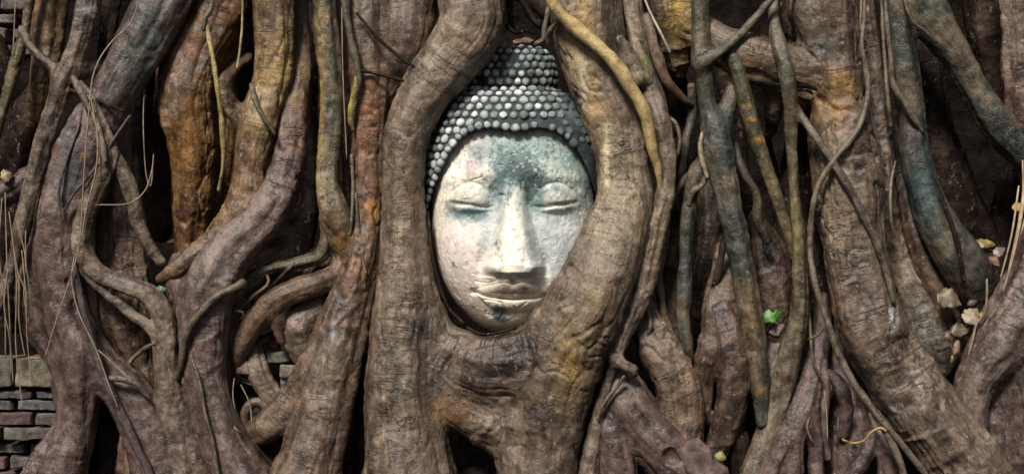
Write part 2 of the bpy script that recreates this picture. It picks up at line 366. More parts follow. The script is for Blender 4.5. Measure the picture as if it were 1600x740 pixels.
def relief(x, y):
    """forward relief of the face in px, x measured from the axis (0), y in px down the picture"""
    r = np.zeros_like(x)
    # brow bones, eye sockets
    for s in (-1, 1):
        r += 7 * g2(x, y, s * 66, 276, 50, 15, s * .12)
        r -= 13 * g2(x, y, s * 30, 318, 17, 26)
        r -= 4 * g2(x, y, s * 70, 344, 40, 17)
        r += 8 * g2(x, y, s * 74, 395, 34, 48)
        r -= 4 * g2(x, y, s * 44, 420, 16, 30)
        # eye globe with a heavy lid, slit and lower lid
        ex, ey = s * 68, 313
        e = 1 - ((x - ex) / 40) ** 2 - ((y - ey + 3 * (1 - ((x - ex) / 40) ** 2)) / 25) ** 2
        r += 8.5 * sstep(-.2, 1.0, e)
        d, p = pline(x, y, [(s * 104, 312), (s * 92, 298), (s * 68, 287), (s * 44, 295), (s * 28, 316)])
        r -= 2.8 * np.exp(-(d / 2.8) ** 2) * tens(p)
        d, p = pline(x, y, [(s * 102, 316), (s * 88, 318), (s * 68, 321), (s * 48, 324), (s * 27, 323)])
        r -= 7 * np.exp(-(d / 3.0) ** 2) * tens(p) * (.65 + .5 * fbm(np.stack([x, y, x * 0], 1) / 14, 44, 2))
        d, p = pline(x, y, [(s * 98, 322), (s * 68, 328), (s * 34, 329)])
        r += 1.4 * np.exp(-(d / 4) ** 2) * tens(p)
    # nose
    hgt = np.interp(y, [270, 290, 315, 350, 390, 412, 423, 430, 437, 456], [0, 4, 12, 25, 35, 40, 38, 29, 22, 4])
    hw = np.interp(y, [270, 300, 350, 390, 415, 436], [13, 18, 27, 37, 46, 42])
    ridge = np.interp(y, [270, 350, 400, 436], [.40, .42, .44, .5])
    u = np.abs(x - 1.5) / hw
    u = np.where(y > 431, u * .9, u); prof = np.where(u < ridge, 1 - .10 * (u / ridge) ** 2, .90 * (1 - sstep(0, 1, (u - ridge) / (1.15 - ridge))))
    r += hgt * prof
    for s in (-1, 1):
        r += 12 * g2(x, y, s * 33, 417, 12, 10)                 # wings
        r -= 4 * g2(x, y, s * 50, 412, 6, 14)
        r -= 6 * g2(x, y, s * 17, 432, 11, 3.2)                 # nostrils
    # muzzle, lips
    r += 13 * g2(x, y, 0, 456, 58, 34)
    up = np.interp(x, [-58, -40, -14, 0, 14, 40, 58], [452, 448, 444, 447, 444, 449, 454])
    mid = np.interp(x, [-58, -40, -14, 0, 14, 40, 58], [456, 461, 464, 465, 464, 462, 459])
    low = np.interp(x, [-58, -35, 0, 35, 58], [458, 478, 484, 478, 460])
    env = np.clip(1 - (np.abs(x) / 60) ** 3, 0, 1)
    v = (y - up) / np.maximum(mid - up, 3)
    r += 4.8 * env * np.where((v > -.25) & (v < 1), np.sin(np.clip((v + .25) / 1.25, 0, 1) * math.pi) ** .6, 0)
    v = (y - mid) / np.maximum(low - mid, 3)
    r += 5.8 * env * np.where((v > 0) & (v < 1.15), np.sin(np.clip(v / 1.15, 0, 1) * math.pi) ** .55, 0)
    d, p = pline(x, y, [(-60, 454), (-40, 461), (-14, 464), (0, 465), (14, 464), (40, 462), (60, 457)])
    r -= 6 * np.exp(-(d / 2.2) ** 2)
    for s in (-1, 1): r -= 5 * g2(x, y, s * 60, 454, 7, 6)
    r -= 4 * g2(x, y, 0, 440, 5, 7)
    r -= 5 * g2(x, y, 0, 487, 30, 6)
    r += 10 * g2(x, y, -2, 503, 30, 17)
    # old damage: cracks on the chin, a chip beside the nose bridge, a chipped lid
    for pts, dp in (([(-44, 466), (-20, 470), (-16, 484), (-22, 498)], 2.2), ([(-16, 484), (4, 480), (20, 470)], 1.8), ([(4, 480), (2, 492), (-8, 500)], 1.8),
                    ([(-52, 260), (-46, 276), (-62, 283)], 1.2), ([(-58, 438), (-40, 440), (-24, 436)], 1.4)):
        d, p = pline(x, y, pts); r -= dp * np.exp(-(d / 1.5) ** 2)
    r -= 4 * g2(x, y, -17, 306, 5, 2.4, .3)
    r -= 3 * g2(x, y, -72, 314, 9, 3)
    return r
def face_tint(x, y, P):
    n1 = fbm(P * 22, 900, 5, .6); n2 = fbm(P * 55, 930, 4, .65); n3 = fbm(P * 140, 960, 3, .7); n4 = fbm(P * 12, 990, 3)
    t = np.tile(np.array([.74, .66, .53]), (len(x), 1))
    def put(w, col):
        nonlocal t
        w = np.clip(w, 0, 1)[:, None]; t = t * (1 - w) + np.array(col) * w
    def blob(cx, cy, sx, sy, col, st, nz=1.5, rot=0.):
        put(st * sstep(.25, .75, g2(x + 9 * n1, y + 9 * n4, cx, cy, sx, sy, rot) + nz * .3 * (n1 + .6 * n2)), col)
    put(.5 + 1.2 * n4, (.78, .73, .61))
    blob(-85, 400, 55, 90, (.68, .58, .54), .8, 1.)            # pinkish left cheek
    blob(-70, 455, 50, 45, (.58, .48, .40), .5)
    blob(-60, 250, 24, 34, (.42, .33, .35), .85, .8, .5)        # mauve patch on the forehead
    blob(60, 400, 60, 60, (.36, .40, .42), .7)                  # grey right cheek
    blob(70, 235, 66, 40, (.26, .36, .31), .85, 1.8)            # greenish right forehead
    blob(8, 235, 62, 48, (.24, .33, .32), .85, 1.6)
    blob(-10, 268, 34, 30, (.085, .15, .155), .95, 2.)             # dark stain over the nose bridge
    blob(30, 280, 24, 40, (.07, .125, .13), .95, 2.)
    blob(36, 335, 12, 24, (.12, .20, .17), .8, 1.5)
    blob(110, 250, 26, 60, (.10, .15, .15), .85, 2.)
    blob(-26, 312, 12, 22, (.14, .22, .24), .85)
    blob(-66, 338, 40, 13, (.16, .24, .25), .85, 1.5)           # under the left eye
    blob(-100, 325, 14, 18, (.14, .20, .20), .7, 1.8)
    blob(-42, 370, 16, 36, (.36, .41, .42), .6)
    blob(72, 345, 34, 16, (.42, .47, .45), .7)
    blob(-20, 489, 12, 14, (.14, .19, .19), .9, 1.2)            # chin stain
    blob(0, 510, 60, 9, (.30, .26, .19), .55)
    blob(5, 440, 34, 8, (.46, .36, .24), .75, .5)               # ochre under the nose
    blob(0, 457, 44, 8, (.50, .38, .25), .6, .8)
    blob(30, 471, 26, 5, (.46, .50, .48), .6)
    blob(20, 492, 36, 12, (.66, .58, .44), .7)
    blob(0, 375, 15, 52, (.80, .74, .62), .9, .6)               # pale nose ridge
    blob(-66, 302, 34, 12, (.74, .70, .60), .8, .8); blob(84, 298, 32, 10, (.70, .66, .52), .8, 1.3)
    blob(-92, 232, 32, 34, (.74, .70, .60), .7); blob(-70, 320, 34, 5, (.20, .12, .07), .95, .5); blob(72, 321, 36, 4.5, (.20, .12, .06), .95, .5)
    for cx, cy, sx, sy, cl, st in ((62, 250, 75, 55, (.34, .42, .38), .8), (10, 262, 55, 55, (.24, .33, .33), .75), (66, 375, 60, 60, (.44, .48, .48), .75), (34, 330, 26, 40, (.30, .37, .36), .7), (-66, 335, 48, 20, (.32, .39, .40), .7), (-32, 330, 18, 46, (.36, .42, .42), .7), (112, 270, 30, 90, (.20, .26, .25), .75)):
        put(st * g2(x + 14 * n4, y + 14 * n1, cx, cy, sx, sy) * (1 + .5 * n2), cl)
    blob(0, 375, 15, 52, (.84, .78, .66), .9, .6)
    blob(8, 262, 46, 34, (.10, .15, .15), .9, 1.6); blob(28, 282, 22, 36, (.045, .075, .075), 1., 1.6); blob(-4, 266, 18, 20, (.05, .08, .08), 1., 1.8); blob(-22, 290, 16, 22, (.10, .17, .18), .85, 1.6)
    blob(36, 318, 13, 34, (.13, .20, .19), .85, 1.4); blob(-66, 337, 36, 11, (.15, .22, .23), .8, 1.6); blob(-18, 490, 14, 15, (.16, .20, .20), .9, 1.2); blob(-92, 250, 22, 60, (.80, .76, .66), .7, .8)
    m = g2(x, y, 20, 262, 100, 70)
    put(.75 * sstep(.10, .42, n2) * (.10 + m), (.13, .20, .19))      # mottled lichen
    put(.9 * sstep(.30, .42, n3) * (.25 + .6 * m), (.07, .08, .08))  # black specks
    put(.5 * sstep(.22, .45, -n3) * m, (.60, .65, .58))
    return t
def build_head():
    root = empty('buddha_statue', 'pale weathered stone Buddha head with closed eyes and curled hair, held in the roots', 'statue', tuple(at(HX, 330, HY)))
    off = tuple(root.location); k = S * (D + HY * .3) / D
    def toW(X, y, fwd):                                        # X, y in px about the axis; fwd in metres
        return np.stack([(HX - 800 + X) * k, HY - fwd, CZ - (y - 370) * k], -1)
    # face ---------------------------------------------------
    nu, nv = 420, 520; ph = np.linspace(-1, 1, nv); th = np.linspace(-1.0, 1.0, nu) * math.radians(90)
    yy = np.where(ph > 0, 350 + 176 * np.sin(np.clip(ph, 0, 1) * math.pi / 2), 350 + ph * 166)
    tl = np.clip((yy - 350) / 176, 0, 1); tu = np.clip((350 - yy) / 400, 0, 1)
    w = 130 * np.sqrt(np.clip(1 - tl ** 2, 0, 1)) * np.sqrt(1 - tu ** 2)
    dep = .150 * np.clip(1 - tl ** 3, 0, 1) ** .5 * (1 - .15 * (np.clip(300 - yy, 0, 200) / 115) ** 2)
    X = w[:, None] * np.sin(th)[None]; Yp = np.repeat(yy[:, None], nu, 1); c = np.cos(th)[None].clip(0)
    fw = dep[:, None] * c ** .82
    X, Yp, fw = X.ravel(), Yp.ravel(), fw.ravel(); cc = np.repeat(c, nv, 0).ravel()
    fade = sstep(.12, .5, cc) * np.interp(Yp, [490, 524], [1, .2])
    P = toW(X, Yp, fw); fw = fw + relief(X, Yp) * k * fade + .0016 * fbm(P * 45, 70, 4) - .0009 * sstep(.30, .46, fbm(P * 60, 73, 3)) + .0025 * fbm(P * 12, 71, 2) - .0012 * sstep(.25, .5, fbm(P * 90, 72, 2))
    P = toW(X, Yp, fw)
    a = np.arange(nv - 1)[:, None] * nu; b = np.arange(nu - 1)[None]
    Q = np.stack([a + b, a + nu + b, a + nu + b + 1, a + b + 1], -1).reshape(-1, 4)
    qmesh('face', P, Q, M_STONE, root, face_tint(X, Yp, P), None, None, off=off)
    # back of the head, so that it is a solid from any side
    th2 = np.linspace(90, 270, 60) * math.pi / 180
    X2 = (w * 1.0)[:, None] * np.sin(th2)[None]; f2 = -.11 * np.abs(np.cos(th2))[None] * (w / 130)[:, None]
    P2 = toW(X2.ravel(), np.repeat(yy[:, None], 60, 1).ravel(), f2.ravel())
    a = np.arange(nv - 1)[:, None] * 60; b = np.arange(59)[None]; Q2 = np.stack([a + b, a + 60 + b, a + 61 + b, a + b + 1], -1).reshape(-1, 4)
    qmesh('head_back', P2, Q2, M_CURL, root, np.tile([.12, .14, .13], (len(P2), 1)), None, None, off=off)
    # hair ---------------------------------------------------
    def hairline(X): return 205 + 70 * (np.clip(np.abs(X) - 58, 0, 200) / 60) ** 2 + 2 * np.cos(X / 12)
    def dome(y):  # half width px, depth m
        t = np.clip((300 - y) / 166, -1, 1); s = np.where(t > 0, np.clip(1 - np.abs(t) ** 3.4, 0, 1) ** (1 / 3.4), 1 - .02 * t ** 2)
        return 141 * s, .163 * s ** 1.15
    def knot(y):
        t = np.clip((150 - y) / 84, -.3, 1); s = np.where(t > 0, np.clip(1 - np.abs(t) ** 3.3, 0, 1) ** (1 / 3.3), 1)
        s = s * (1 - .07 * sstep(118, 150, y)); return 72.5 * s, .080 * s
    def shell(fn, y0, y1, n, m, dy, cx, name, sgn=1, lim=None):
        v = np.linspace(0, 1, n); y = y0 + (y1 - y0) * (v ** 2 if lim is None else v ** 1.6); ww, dd = fn(y)
        th = np.linspace(-180, 180, m) * math.pi / 180
        X = ww[:, None] * np.sin(th)[None]; f = dd[:, None] * np.where(np.cos(th) > 0, np.abs(np.cos(th)) ** .85, -np.abs(np.cos(th)) * .75)[None]
        Y = np.repeat(y[:, None], m, 1); front = np.cos(th)[None] > -.02
        if lim is not None: Y = np.where(front & (Y > lim(X)), lim(X) + 0 * Y, Y)
        # squeezed rows below the hairline fold back under the face edge
        tuck = 0 if lim is None else np.where(front, np.clip(np.repeat(y[:, None], m, 1) - lim(X), 0, 9) / 9 * .024, 0)
        P = toW(X.ravel() + cx, Y.ravel(), (f - tuck).ravel() + dy)
        N_ = fbm(P * 60, 80, 3); P[:, 1] -= .0016 * N_
        a = np.arange(n - 1)[:, None] * m; b = np.arange(m - 1)[None]
        Q = np.stack([a + b, a + m + b, a + m + b + 1, a + b + 1], -1).reshape(-1, 4)
        return P, Q
    def curls(fn, rows, cx, dy, lim, r0, sp, dark):
        Ps, Qs, Ts = [], [], []; n0 = 0
        u = np.linspace(0, 1, 6)[1:]; az = np.linspace(0, 2 * math.pi, 12, endpoint=False)
        hl_pos = []
        if lim is not None:
            x_ = -138.
            while x_ < 138:
                hl_pos.append(x_); sl_ = abs(lim(np.array([x_ + .5]))[0] - lim(np.array([x_ - .5]))[0]); w_, d_ = fn(lim(np.array([x_])) - 3); c_ = math.sqrt(max(.02, 1 - (x_ / w_[0]) ** 2))
                x_ += 14.6 / math.sqrt(1 + sl_ ** 2 + (x_ / w_[0] / c_) ** 2)
        for ri, y in enumerate(rows + ([-1] if lim is not None else [])):
            yv = np.array([y - .5, y + .5]); ww, dd = fn(np.array([y if y > 0 else 200.])); ww, dd = ww[0], dd[0]
            T = np.linspace(-1.62, 1.62, 400); Xs = ww * np.sin(T); Fs = dd * np.abs(np.cos(T)) ** .85 / k
            L = np.r_[0, np.cumsum(np.hypot(np.diff(Xs), np.diff(Fs)))]; L -= L[200]
            q = np.arange(-40, 41) * sp + (sp / 2 if ri % 2 else 0)
            if y < 0: q = hl_pos
            for s in q:
                if y > 0 and abs(s) > L[-1] - 2: continue
                s2 = s + random.uniform(-1, 1) * .8; tt = np.interp(s2, L, T); X = ww * math.sin(tt); yy_ = y + random.uniform(-.8, .8) + (-4 * (X / 100) ** 2 if lim else -3 * (X / 70) ** 2)
                if lim is not None and y > 0 and yy_ > lim(np.array([X]))[0] - 12.5: continue
                if y < 0: X = s; yy_ = lim(np.array([X]))[0] - 3.5 + random.uniform(-1, 1); tt = math.asin(max(-1, min(1, X / fn(np.array([yy_]))[0][0])))
                if X > 96 and yy_ > 222: continue
                if random.random() < .03 + .25 * float(sstep(60, 110, X)): continue
                def pt(yq, tq):
                    w_, d_ = fn(np.array([yq])); return toW(np.array(w_[0] * math.sin(tq) + cx), np.array(yq), np.array(d_[0] * abs(math.cos(tq)) ** .85 + dy))
                c = pt(yy_, tt); eu = pt(yy_, tt + .03) - pt(yy_, tt - .03); ev = pt(yy_ + 1.5, tt) - pt(yy_ - 1.5, tt)
                nrm = np.cross(eu, ev); nrm /= np.linalg.norm(nrm) + 1e-9
                if nrm[1] > 0: nrm = -nrm
                eu /= np.linalg.norm(eu) + 1e-9; ev = np.cross(nrm, eu)
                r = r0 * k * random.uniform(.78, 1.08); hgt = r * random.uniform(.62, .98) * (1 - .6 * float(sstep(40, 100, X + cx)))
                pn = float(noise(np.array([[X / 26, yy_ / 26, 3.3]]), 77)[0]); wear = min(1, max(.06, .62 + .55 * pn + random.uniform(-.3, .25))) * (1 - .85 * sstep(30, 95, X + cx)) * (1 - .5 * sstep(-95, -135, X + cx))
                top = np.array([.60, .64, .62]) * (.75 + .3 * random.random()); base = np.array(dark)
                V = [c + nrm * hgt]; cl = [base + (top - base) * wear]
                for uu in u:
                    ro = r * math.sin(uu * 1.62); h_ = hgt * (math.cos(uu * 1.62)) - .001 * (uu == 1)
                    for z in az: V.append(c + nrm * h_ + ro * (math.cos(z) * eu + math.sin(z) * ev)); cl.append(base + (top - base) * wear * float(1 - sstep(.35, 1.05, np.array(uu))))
                Q = []
                for j in range(0, 12, 2): Q.append((0, 1 + j, 1 + (j + 1) % 12, 1 + (j + 2) % 12))
                for i in range(4):
                    for j in range(12): a_ = 1 + i * 12; Q.append((a_ + j, a_ + 12 + j, a_ + 12 + (j + 1) % 12, a_ + (j + 1) % 12))
                Ps.append(np.array(V)); Ts.append(np.array(cl)); Qs.append(np.array(Q) + n0); n0 += len(V)
        P = np.vstack(Ps); P = P + .0022 * np.stack([fbm(P * 110, 81 + q_, 3) for q_ in range(3)], 1)
        return P, np.vstack(Ts), np.vstack(Qs)
    dark = (.022, .036, .039)
    for nm, fn, y0, y1, dy, lim, rows, cx, r0, sp in (
            ('curled_hair', dome, 134.5, 345, .004, hairline, None, 0, 7.3, 15.2), ('hair_topknot', knot, 66.5, 170, -.016, None, None, -1, 6.6, 14.0)):
        P, Q = shell(fn, y0, y1, 200, 240, dy, cx, nm, lim=lim)
        rows = list(np.cumsum([0] + [8, 10, 12, 12.6, 13, 13.2] + [13.3] * 12) + 142) if lim else list(np.cumsum([0, 8, 10.5, 12, 12.5, 12.5, 12.5]) + 71)
        P2, T2, Q2 = curls(fn, rows, cx, dy, lim, r0, sp, dark)
        n2 = fbm(P * 30, 85, 4)[:, None]; t = np.array(dark) * (1.1 + .6 * n2) + np.array([.07, .085, .08]) * sstep(.2, .55, n2)
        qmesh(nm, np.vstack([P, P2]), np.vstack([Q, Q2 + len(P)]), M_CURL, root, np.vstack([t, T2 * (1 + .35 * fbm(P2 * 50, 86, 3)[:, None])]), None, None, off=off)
build_head()
# ================================================================= setting
def sheet(name, mat, fn, nx, ny, x0, x1, y0, y1):
    u, v = np.meshgrid(np.linspace(x0, x1, nx), np.linspace(y0, y1, ny)); P = fn(u.ravel(), v.ravel())
    a = np.arange(ny - 1)[:, None] * nx; b = np.arange(nx - 1)[None]
    return tag(qmesh(name, P, np.stack([a + b, a + b + 1, a + nx + b + 1, a + nx + b], -1).reshape(-1, 4), mat), kind='structure')
def gfn(x, y):
    p = np.stack([x, y, 0 * x], 1); return np.stack([x, y, .075 + .02 * fbm(p * 4, 5, 3) + .012 * fbm(p * 22, 6, 3)], 1)
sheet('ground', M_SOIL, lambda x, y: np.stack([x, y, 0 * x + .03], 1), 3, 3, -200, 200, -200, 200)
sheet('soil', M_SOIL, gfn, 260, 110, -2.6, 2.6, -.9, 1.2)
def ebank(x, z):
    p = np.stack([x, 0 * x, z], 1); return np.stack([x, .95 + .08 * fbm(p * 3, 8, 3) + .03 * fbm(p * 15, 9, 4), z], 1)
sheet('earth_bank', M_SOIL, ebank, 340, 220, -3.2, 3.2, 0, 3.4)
# ================================================================= roots
# chain text: "px py radius_px depth_cm; ..." measured on the photograph, each at its own depth
OR, YE, TE, GR, DK, PA = (.34, .17, .05), (.46, .31, .11), (.060, .092, .085), (.27, .24, .20), (.035, .024, .02), (.40, .34, .27)
GB = 'broad roots that frame the stone head'
sdf_root('fig_trunk', 'pair of thick brown roots that frame the stone head and fuse below its chin', [
  '738 -60 60 1; 738 0 56; 738 42 56 0; 704 92 49; 666 142 44; 640 200 40 0; 631 260 35; 630 330 36; 632 390 42; 634 450 49 0; 630 520 54; 628 600 58 0; 634 680 66; 640 760 80; 642 830 92',
  '914 -60 60 1; 916 0 58; 916 45 59; 928 100 56 0; 946 150 52; 962 200 46; 973 260 43 -1; 976 310 46 -2; 966 360 54 -3; 952 400 60 -4; 932 450 66 -4; 908 500 70 -3; 884 540 74 -1; 862 590 72 0; 852 650 68; 842 740 66; 840 830 68',
  '650 490 46 2; 692 545 46 2; 762 573 54 -1; 840 566 60 -1',
  '700 575 38 2; 750 610 40 2; 795 640 38 1; 815 700 42 1',
  '686 590 36 1; 728 636 38 1; 776 664 34 1',
  '776 640 14 1; 765 660 9 -1; 750 664 7 -2; 744 676 7 -2; 752 688 8 0; 772 690 10 1; 790 706 12 1'],
  'grey', h=.0042, k=.035, parts=[0, 1, 2, 2, 2, 3], names=['framing_root', 'framing_root', 'fused_base', 'burl'], rough=.65, rings=1.1, cracks=1.1, holes=[(790, 538, 8, -8), (918, 456, 7, -15)],
  patches=[(735, 60, 50, 40, (.30, .20, .12), .6), (640, 330, 30, 120, (.26, .17, .09), .5), (632, 215, 7, 8, PA, 1.6), (655, 180, 60, 90, (.22, .165, .12), .5), (648, 470, 5, 22, DK, 1.2), (640, 480, 18, 5, DK, .8), (700, 30, 5, 4, PA, 1.3), (664, 130, 4, 3, PA, 1.3), (668, 330, 4, 4, PA, 1.), (860, 620, 5, 4, PA, 1.2), (600, 620, 4, 4, PA, 1.2), (760, 600, 30, 20, (.24, .15, .09), .6), (850, 690, 8, 60, DK, .7), (915, 120, 22, 60, YE, .8), (910, 20, 26, 40, YE, .9), (905, 150, 7, 60, (.6, .5, .36), .9),
   (935, 190, 26, 30, (.50, .34, .20), .7), (958, 60, 26, 30, TE, .4), (955, 260, 12, 60, PA, .8), (935, 340, 12, 60, PA, .6), (965, 300, 50, 110, (.36, .28, .17), .75), (925, 430, 40, 70, (.26, .20, .14), .6), (905, 90, 40, 60, (.30, .22, .12), .6), (640, 420, 40, 60, (.24, .18, .13), .5), (890, 570, 24, 60, YE, .85), (930, 480, 30, 50, (.30, .20, .10), .5),
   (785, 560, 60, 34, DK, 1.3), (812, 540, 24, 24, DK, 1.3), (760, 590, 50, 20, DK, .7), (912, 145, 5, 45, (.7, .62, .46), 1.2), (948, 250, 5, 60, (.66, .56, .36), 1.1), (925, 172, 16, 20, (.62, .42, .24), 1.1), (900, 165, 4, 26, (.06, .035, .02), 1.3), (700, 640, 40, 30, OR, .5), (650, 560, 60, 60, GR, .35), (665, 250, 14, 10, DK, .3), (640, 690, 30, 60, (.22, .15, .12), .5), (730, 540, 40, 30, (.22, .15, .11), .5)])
sdf_root('tree_root', 'rough reddish brown root left of the head framing root, running down to the left', [
  '574 -60 32 3; 576 60 31; 577 150 28; 576 240 25; 574 320 24; 568 380 27 2; 552 440 30; 530 500 32 1; 505 560 32; 472 615 31; 432 655 30 3; 390 680 26; 360 700 22 8',
  '646 -60 44 7; 640 0 42; 636 50 40 5; 624 105 34; 610 150 22; 603 190 14 6; 600 250 12 7',
  '575 400 18 4; 562 460 22 2; 548 510 28 0; 530 560 38 -1; 512 620 43 -1; 494 690 47; 476 760 55; 466 830 60'], 'brown', k=.03, parts=[1, 2, 3], cracks=1.6,
  patches=[(570, 180, 30, 90, (.24, .10, .04), .7), (585, 320, 14, 40, OR, .8), (560, 420, 30, 30, (.22, .10, .05), .7), (640, 50, 40, 50, (.14, .10, .09), .5), (520, 515, 4, 14, (.6, .62, .64), 1.), (500, 650, 40, 60, (.17, .12, .10), .4)])
sdf_root('tree_root', 'straight dark root with a yellow edge between two black gaps', [
  '506 -60 18 3; 508 0 18; 513 60 20; 518 120 20; 517 190 20; 512 240 20 2; 510 290 22; 520 330 26 1; 532 365 26; 540 400 20 3; 532 425 14 4'], 'olive', rings=.5,
  patches=[(500, 150, 8, 200, YE, .7), (510, 270, 8, 6, PA, 1.), (508, 25, 8, 5, OR, 1.), (520, 340, 26, 30, (.26, .16, .09), .6), (535, 380, 20, 20, OR, .6)])  # yellow streak down the left edge, among smaller patches
sdf_root('tree_root', 'ochre banded root that splits low and bends left into two toes', [
  '428 -60 37 4; 430 0 35; 432 60 33; 428 120 31 4; 414 170 35; 400 220 34; 392 270 31; 386 310 30 3; 366 345 24 2; 335 375 18 1; 300 402 16 0; 268 426 13 0; 250 436 8 2',
  '388 90 7 8; 366 108 9 6; 352 130 13 4; 356 158 15; 374 182 18; 398 210 22 5', '380 330 22 3; 350 362 16 2; 330 388 14 1; 318 420 12 2'], 'ochre', parts=[1, 2, 3], rings=1.5,
  patches=[(430, 110, 30, 40, YE, .8), (425, 30, 20, 30, (.2, .13, .1), .5), (395, 250, 26, 60, (.22, .12, .06), .6), (300, 400, 50, 30, (.17, .12, .1), .7)])
sdf_root('tree_root', 'long brown root curving left into a thick smooth trunk standing on the ground', [
  '472 -40 10 9; 470 30 12 8; 468 80 18 7; 463 140 24 6; 456 200 27; 452 250 29 4; 436 300 33 3; 406 345 35 2; 370 380 39 1; 342 420 42 0; 324 470 44 0; 318 530 46; 320 590 42 0; 330 640 42; 352 700 46; 384 760 56; 400 830 64',
  '282 408 18 4; 280 440 26 3; 300 470 30 2'], 'mauve', rings=1.0, rough=.7,
  patches=[(468, 110, 20, 60, (.26, .16, .06), .7), (460, 200, 26, 60, (.2, .11, .06), .6), (330, 430, 30, 50, GR, .3), (325, 590, 14, 12, (.09, .06, .05), .7)])
sdf_root('tree_root', 'orange brown swollen root with a scarred knob, narrowing downwards', [
  '360 -60 60 9; 345 0 58; 325 50 54 7; 302 95 50; 290 140 48 6; 293 190 45; 300 240 40; 302 290 33; 298 340 29; 298 400 26; 300 460 24 9',
  '352 150 24 11; 345 220 30 11; 338 290 26 12; 325 350 22 13'], 'orange', parts=[1, 2], rings=1.2, cracks=1.4, holes=[(285, 133, 5, -1)],
  patches=[(280, 130, 30, 34, (.24, .16, .13), .8), (268, 170, 10, 22, PA, .7), (335, 165, 8, 14, PA, .5), (320, 100, 9, 10, PA, .8), (300, 60, 40, 40, (.2, .12, .09), .6), (290, 240, 26, 60, OR, .5), (380, 90, 30, 40, OR, .8)])
sdf_root('tree_root', 'broad blue grey root slanting down from the top left, swelling and splitting at the bottom', [
  '292 -60 44 2; 262 0 43; 240 40 41 1; 212 90 39; 182 140 38 0; 150 195 43; 122 255 48; 105 315 50; 92 375 46; 92 430 42; 104 490 40; 122 545 40; 122 600 38 0; 118 670 34; 98 740 38; 84 830 46',
  '78 390 32 2; 56 450 34 3; 58 505 26 3; 78 550 15 3; 92 590 10 2; 98 620 8 2',
  '130 540 28 -1; 165 575 31; 200 610 36 0; 228 660 40; 246 720 42; 256 830 50'], 'mauve', k=.035, parts=[1, 2, 3], rough=.8, rings=.6,
  patches=[(230, 70, 50, 80, TE, .75), (110, 270, 30, 60, (.10, .105, .12), .7), (190, 150, 14, 60, (.15, .14, .12), .5), (130, 243, 7, 4, (.5, .28, .12), 1.), (80, 240, 8, 10, OR, .6), (115, 460, 10, 60, (.11, .10, .11), .4), (125, 650, 6, 5, PA, .8)])
sdf_root('tree_root', 'pale grey root crossing the top left corner with a short side arm', [
  '142 -60 21 -5; 137 0 20; 128 50 20; 112 100 19 -5; 96 135 17; 84 175 15; 70 215 14 -5; 58 260 14; 45 310 13; 34 355 13 -5; 24 400 12; 8 450 11; -14 500 10',
  '92 118 10 -5; 74 98 8 -5; 58 84 7; 44 68 7 -4; 36 48 8 -3', '120 118 12 -4; 140 106 12 -2; 158 100 8 1'], 'grey', h=.0035, parts=[1, 2, 3], rings=.6, cracks=.4, patches=[(135, 15, 10, 8, (.5, .48, .55), .6)])
sdf_root('tree_root', 'banded brown root behind the pale one in the top left corner', [
  '86 -60 31 6; 80 0 29; 76 50 28; 70 100 24 6; 62 140 20; 60 180 18 8'], 'ochre', rings=1.6, patches=[(72, 90, 20, 30, GR, .6)])
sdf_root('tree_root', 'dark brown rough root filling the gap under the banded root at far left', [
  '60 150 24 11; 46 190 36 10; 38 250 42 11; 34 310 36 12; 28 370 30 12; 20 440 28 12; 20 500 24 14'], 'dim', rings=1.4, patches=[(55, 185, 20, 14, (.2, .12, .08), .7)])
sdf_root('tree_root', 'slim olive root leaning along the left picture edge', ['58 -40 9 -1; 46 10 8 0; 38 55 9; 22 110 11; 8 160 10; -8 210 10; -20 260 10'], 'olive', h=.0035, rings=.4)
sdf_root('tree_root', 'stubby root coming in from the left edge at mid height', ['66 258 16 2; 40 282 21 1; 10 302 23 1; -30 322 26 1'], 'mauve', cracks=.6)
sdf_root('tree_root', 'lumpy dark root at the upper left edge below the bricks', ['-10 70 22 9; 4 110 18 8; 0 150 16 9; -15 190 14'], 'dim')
sdf_root('tree_root', 'textured brown root behind the looping roots of the left half', [
  '206 130 22 12; 196 200 27 11; 186 260 32 10; 184 320 38 8; 186 380 42 7; 190 440 46 7; 202 500 46; 214 560 34 7; 222 620 28; 214 700 32 6; 220 800 38'], 'brown', rings=1.3, cracks=1.5,
  patches=[(190, 440, 40, 60, (.22, .14, .12), .6), (200, 220, 20, 60, (.12, .06, .03), .6)])
sdf_root('tree_root', 'grey looping root that crosses from the blue grey root and drops beside the smooth trunk', [
  '126 128 4 -5; 138 150 8 -6; 150 182 13 -6; 162 214 16 -6; 168 244 17 -6; 158 276 16; 144 305 16 -5; 132 345 17 -5; 128 382 17; 140 412 16 -5; 166 434 15; 200 446 15 -5; 232 460 17; 254 492 17 -4; 262 535 14 -4; 261 580 18 -3; 268 630 29 -2; 282 690 37 -1; 294 760 44; 302 830 50',
  '172 236 13 -5; 192 268 14; 206 310 12 -4; 216 350 11; 232 384 10; 250 408 9 0',   '118 410 6 -4; 140 436 6 -5; 166 460 7 -5; 186 474 8; 204 489 9; 228 505 9; 243 526 9 -4; 246 556 8 -3; 252 584 8 -2'], 'grey', h=.0034, k=.012, parts=[1, 2, 3], rings=.5, cracks=.5,
  patches=[(210, 340, 10, 60, (.16, .15, .09), .6), (190, 440, 40, 14, (.17, .15, .15), .5), (270, 680, 40, 60, (.15, .105, .09), .8)])
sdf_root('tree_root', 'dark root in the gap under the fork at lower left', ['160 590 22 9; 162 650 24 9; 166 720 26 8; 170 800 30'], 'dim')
sdf_root('tree_root', 'low root sloping behind the brick ledge into the bottom left corner', ['112 640 14 6; 84 690 16 5; 56 730 18 4; 30 780 20'], 'mauve')
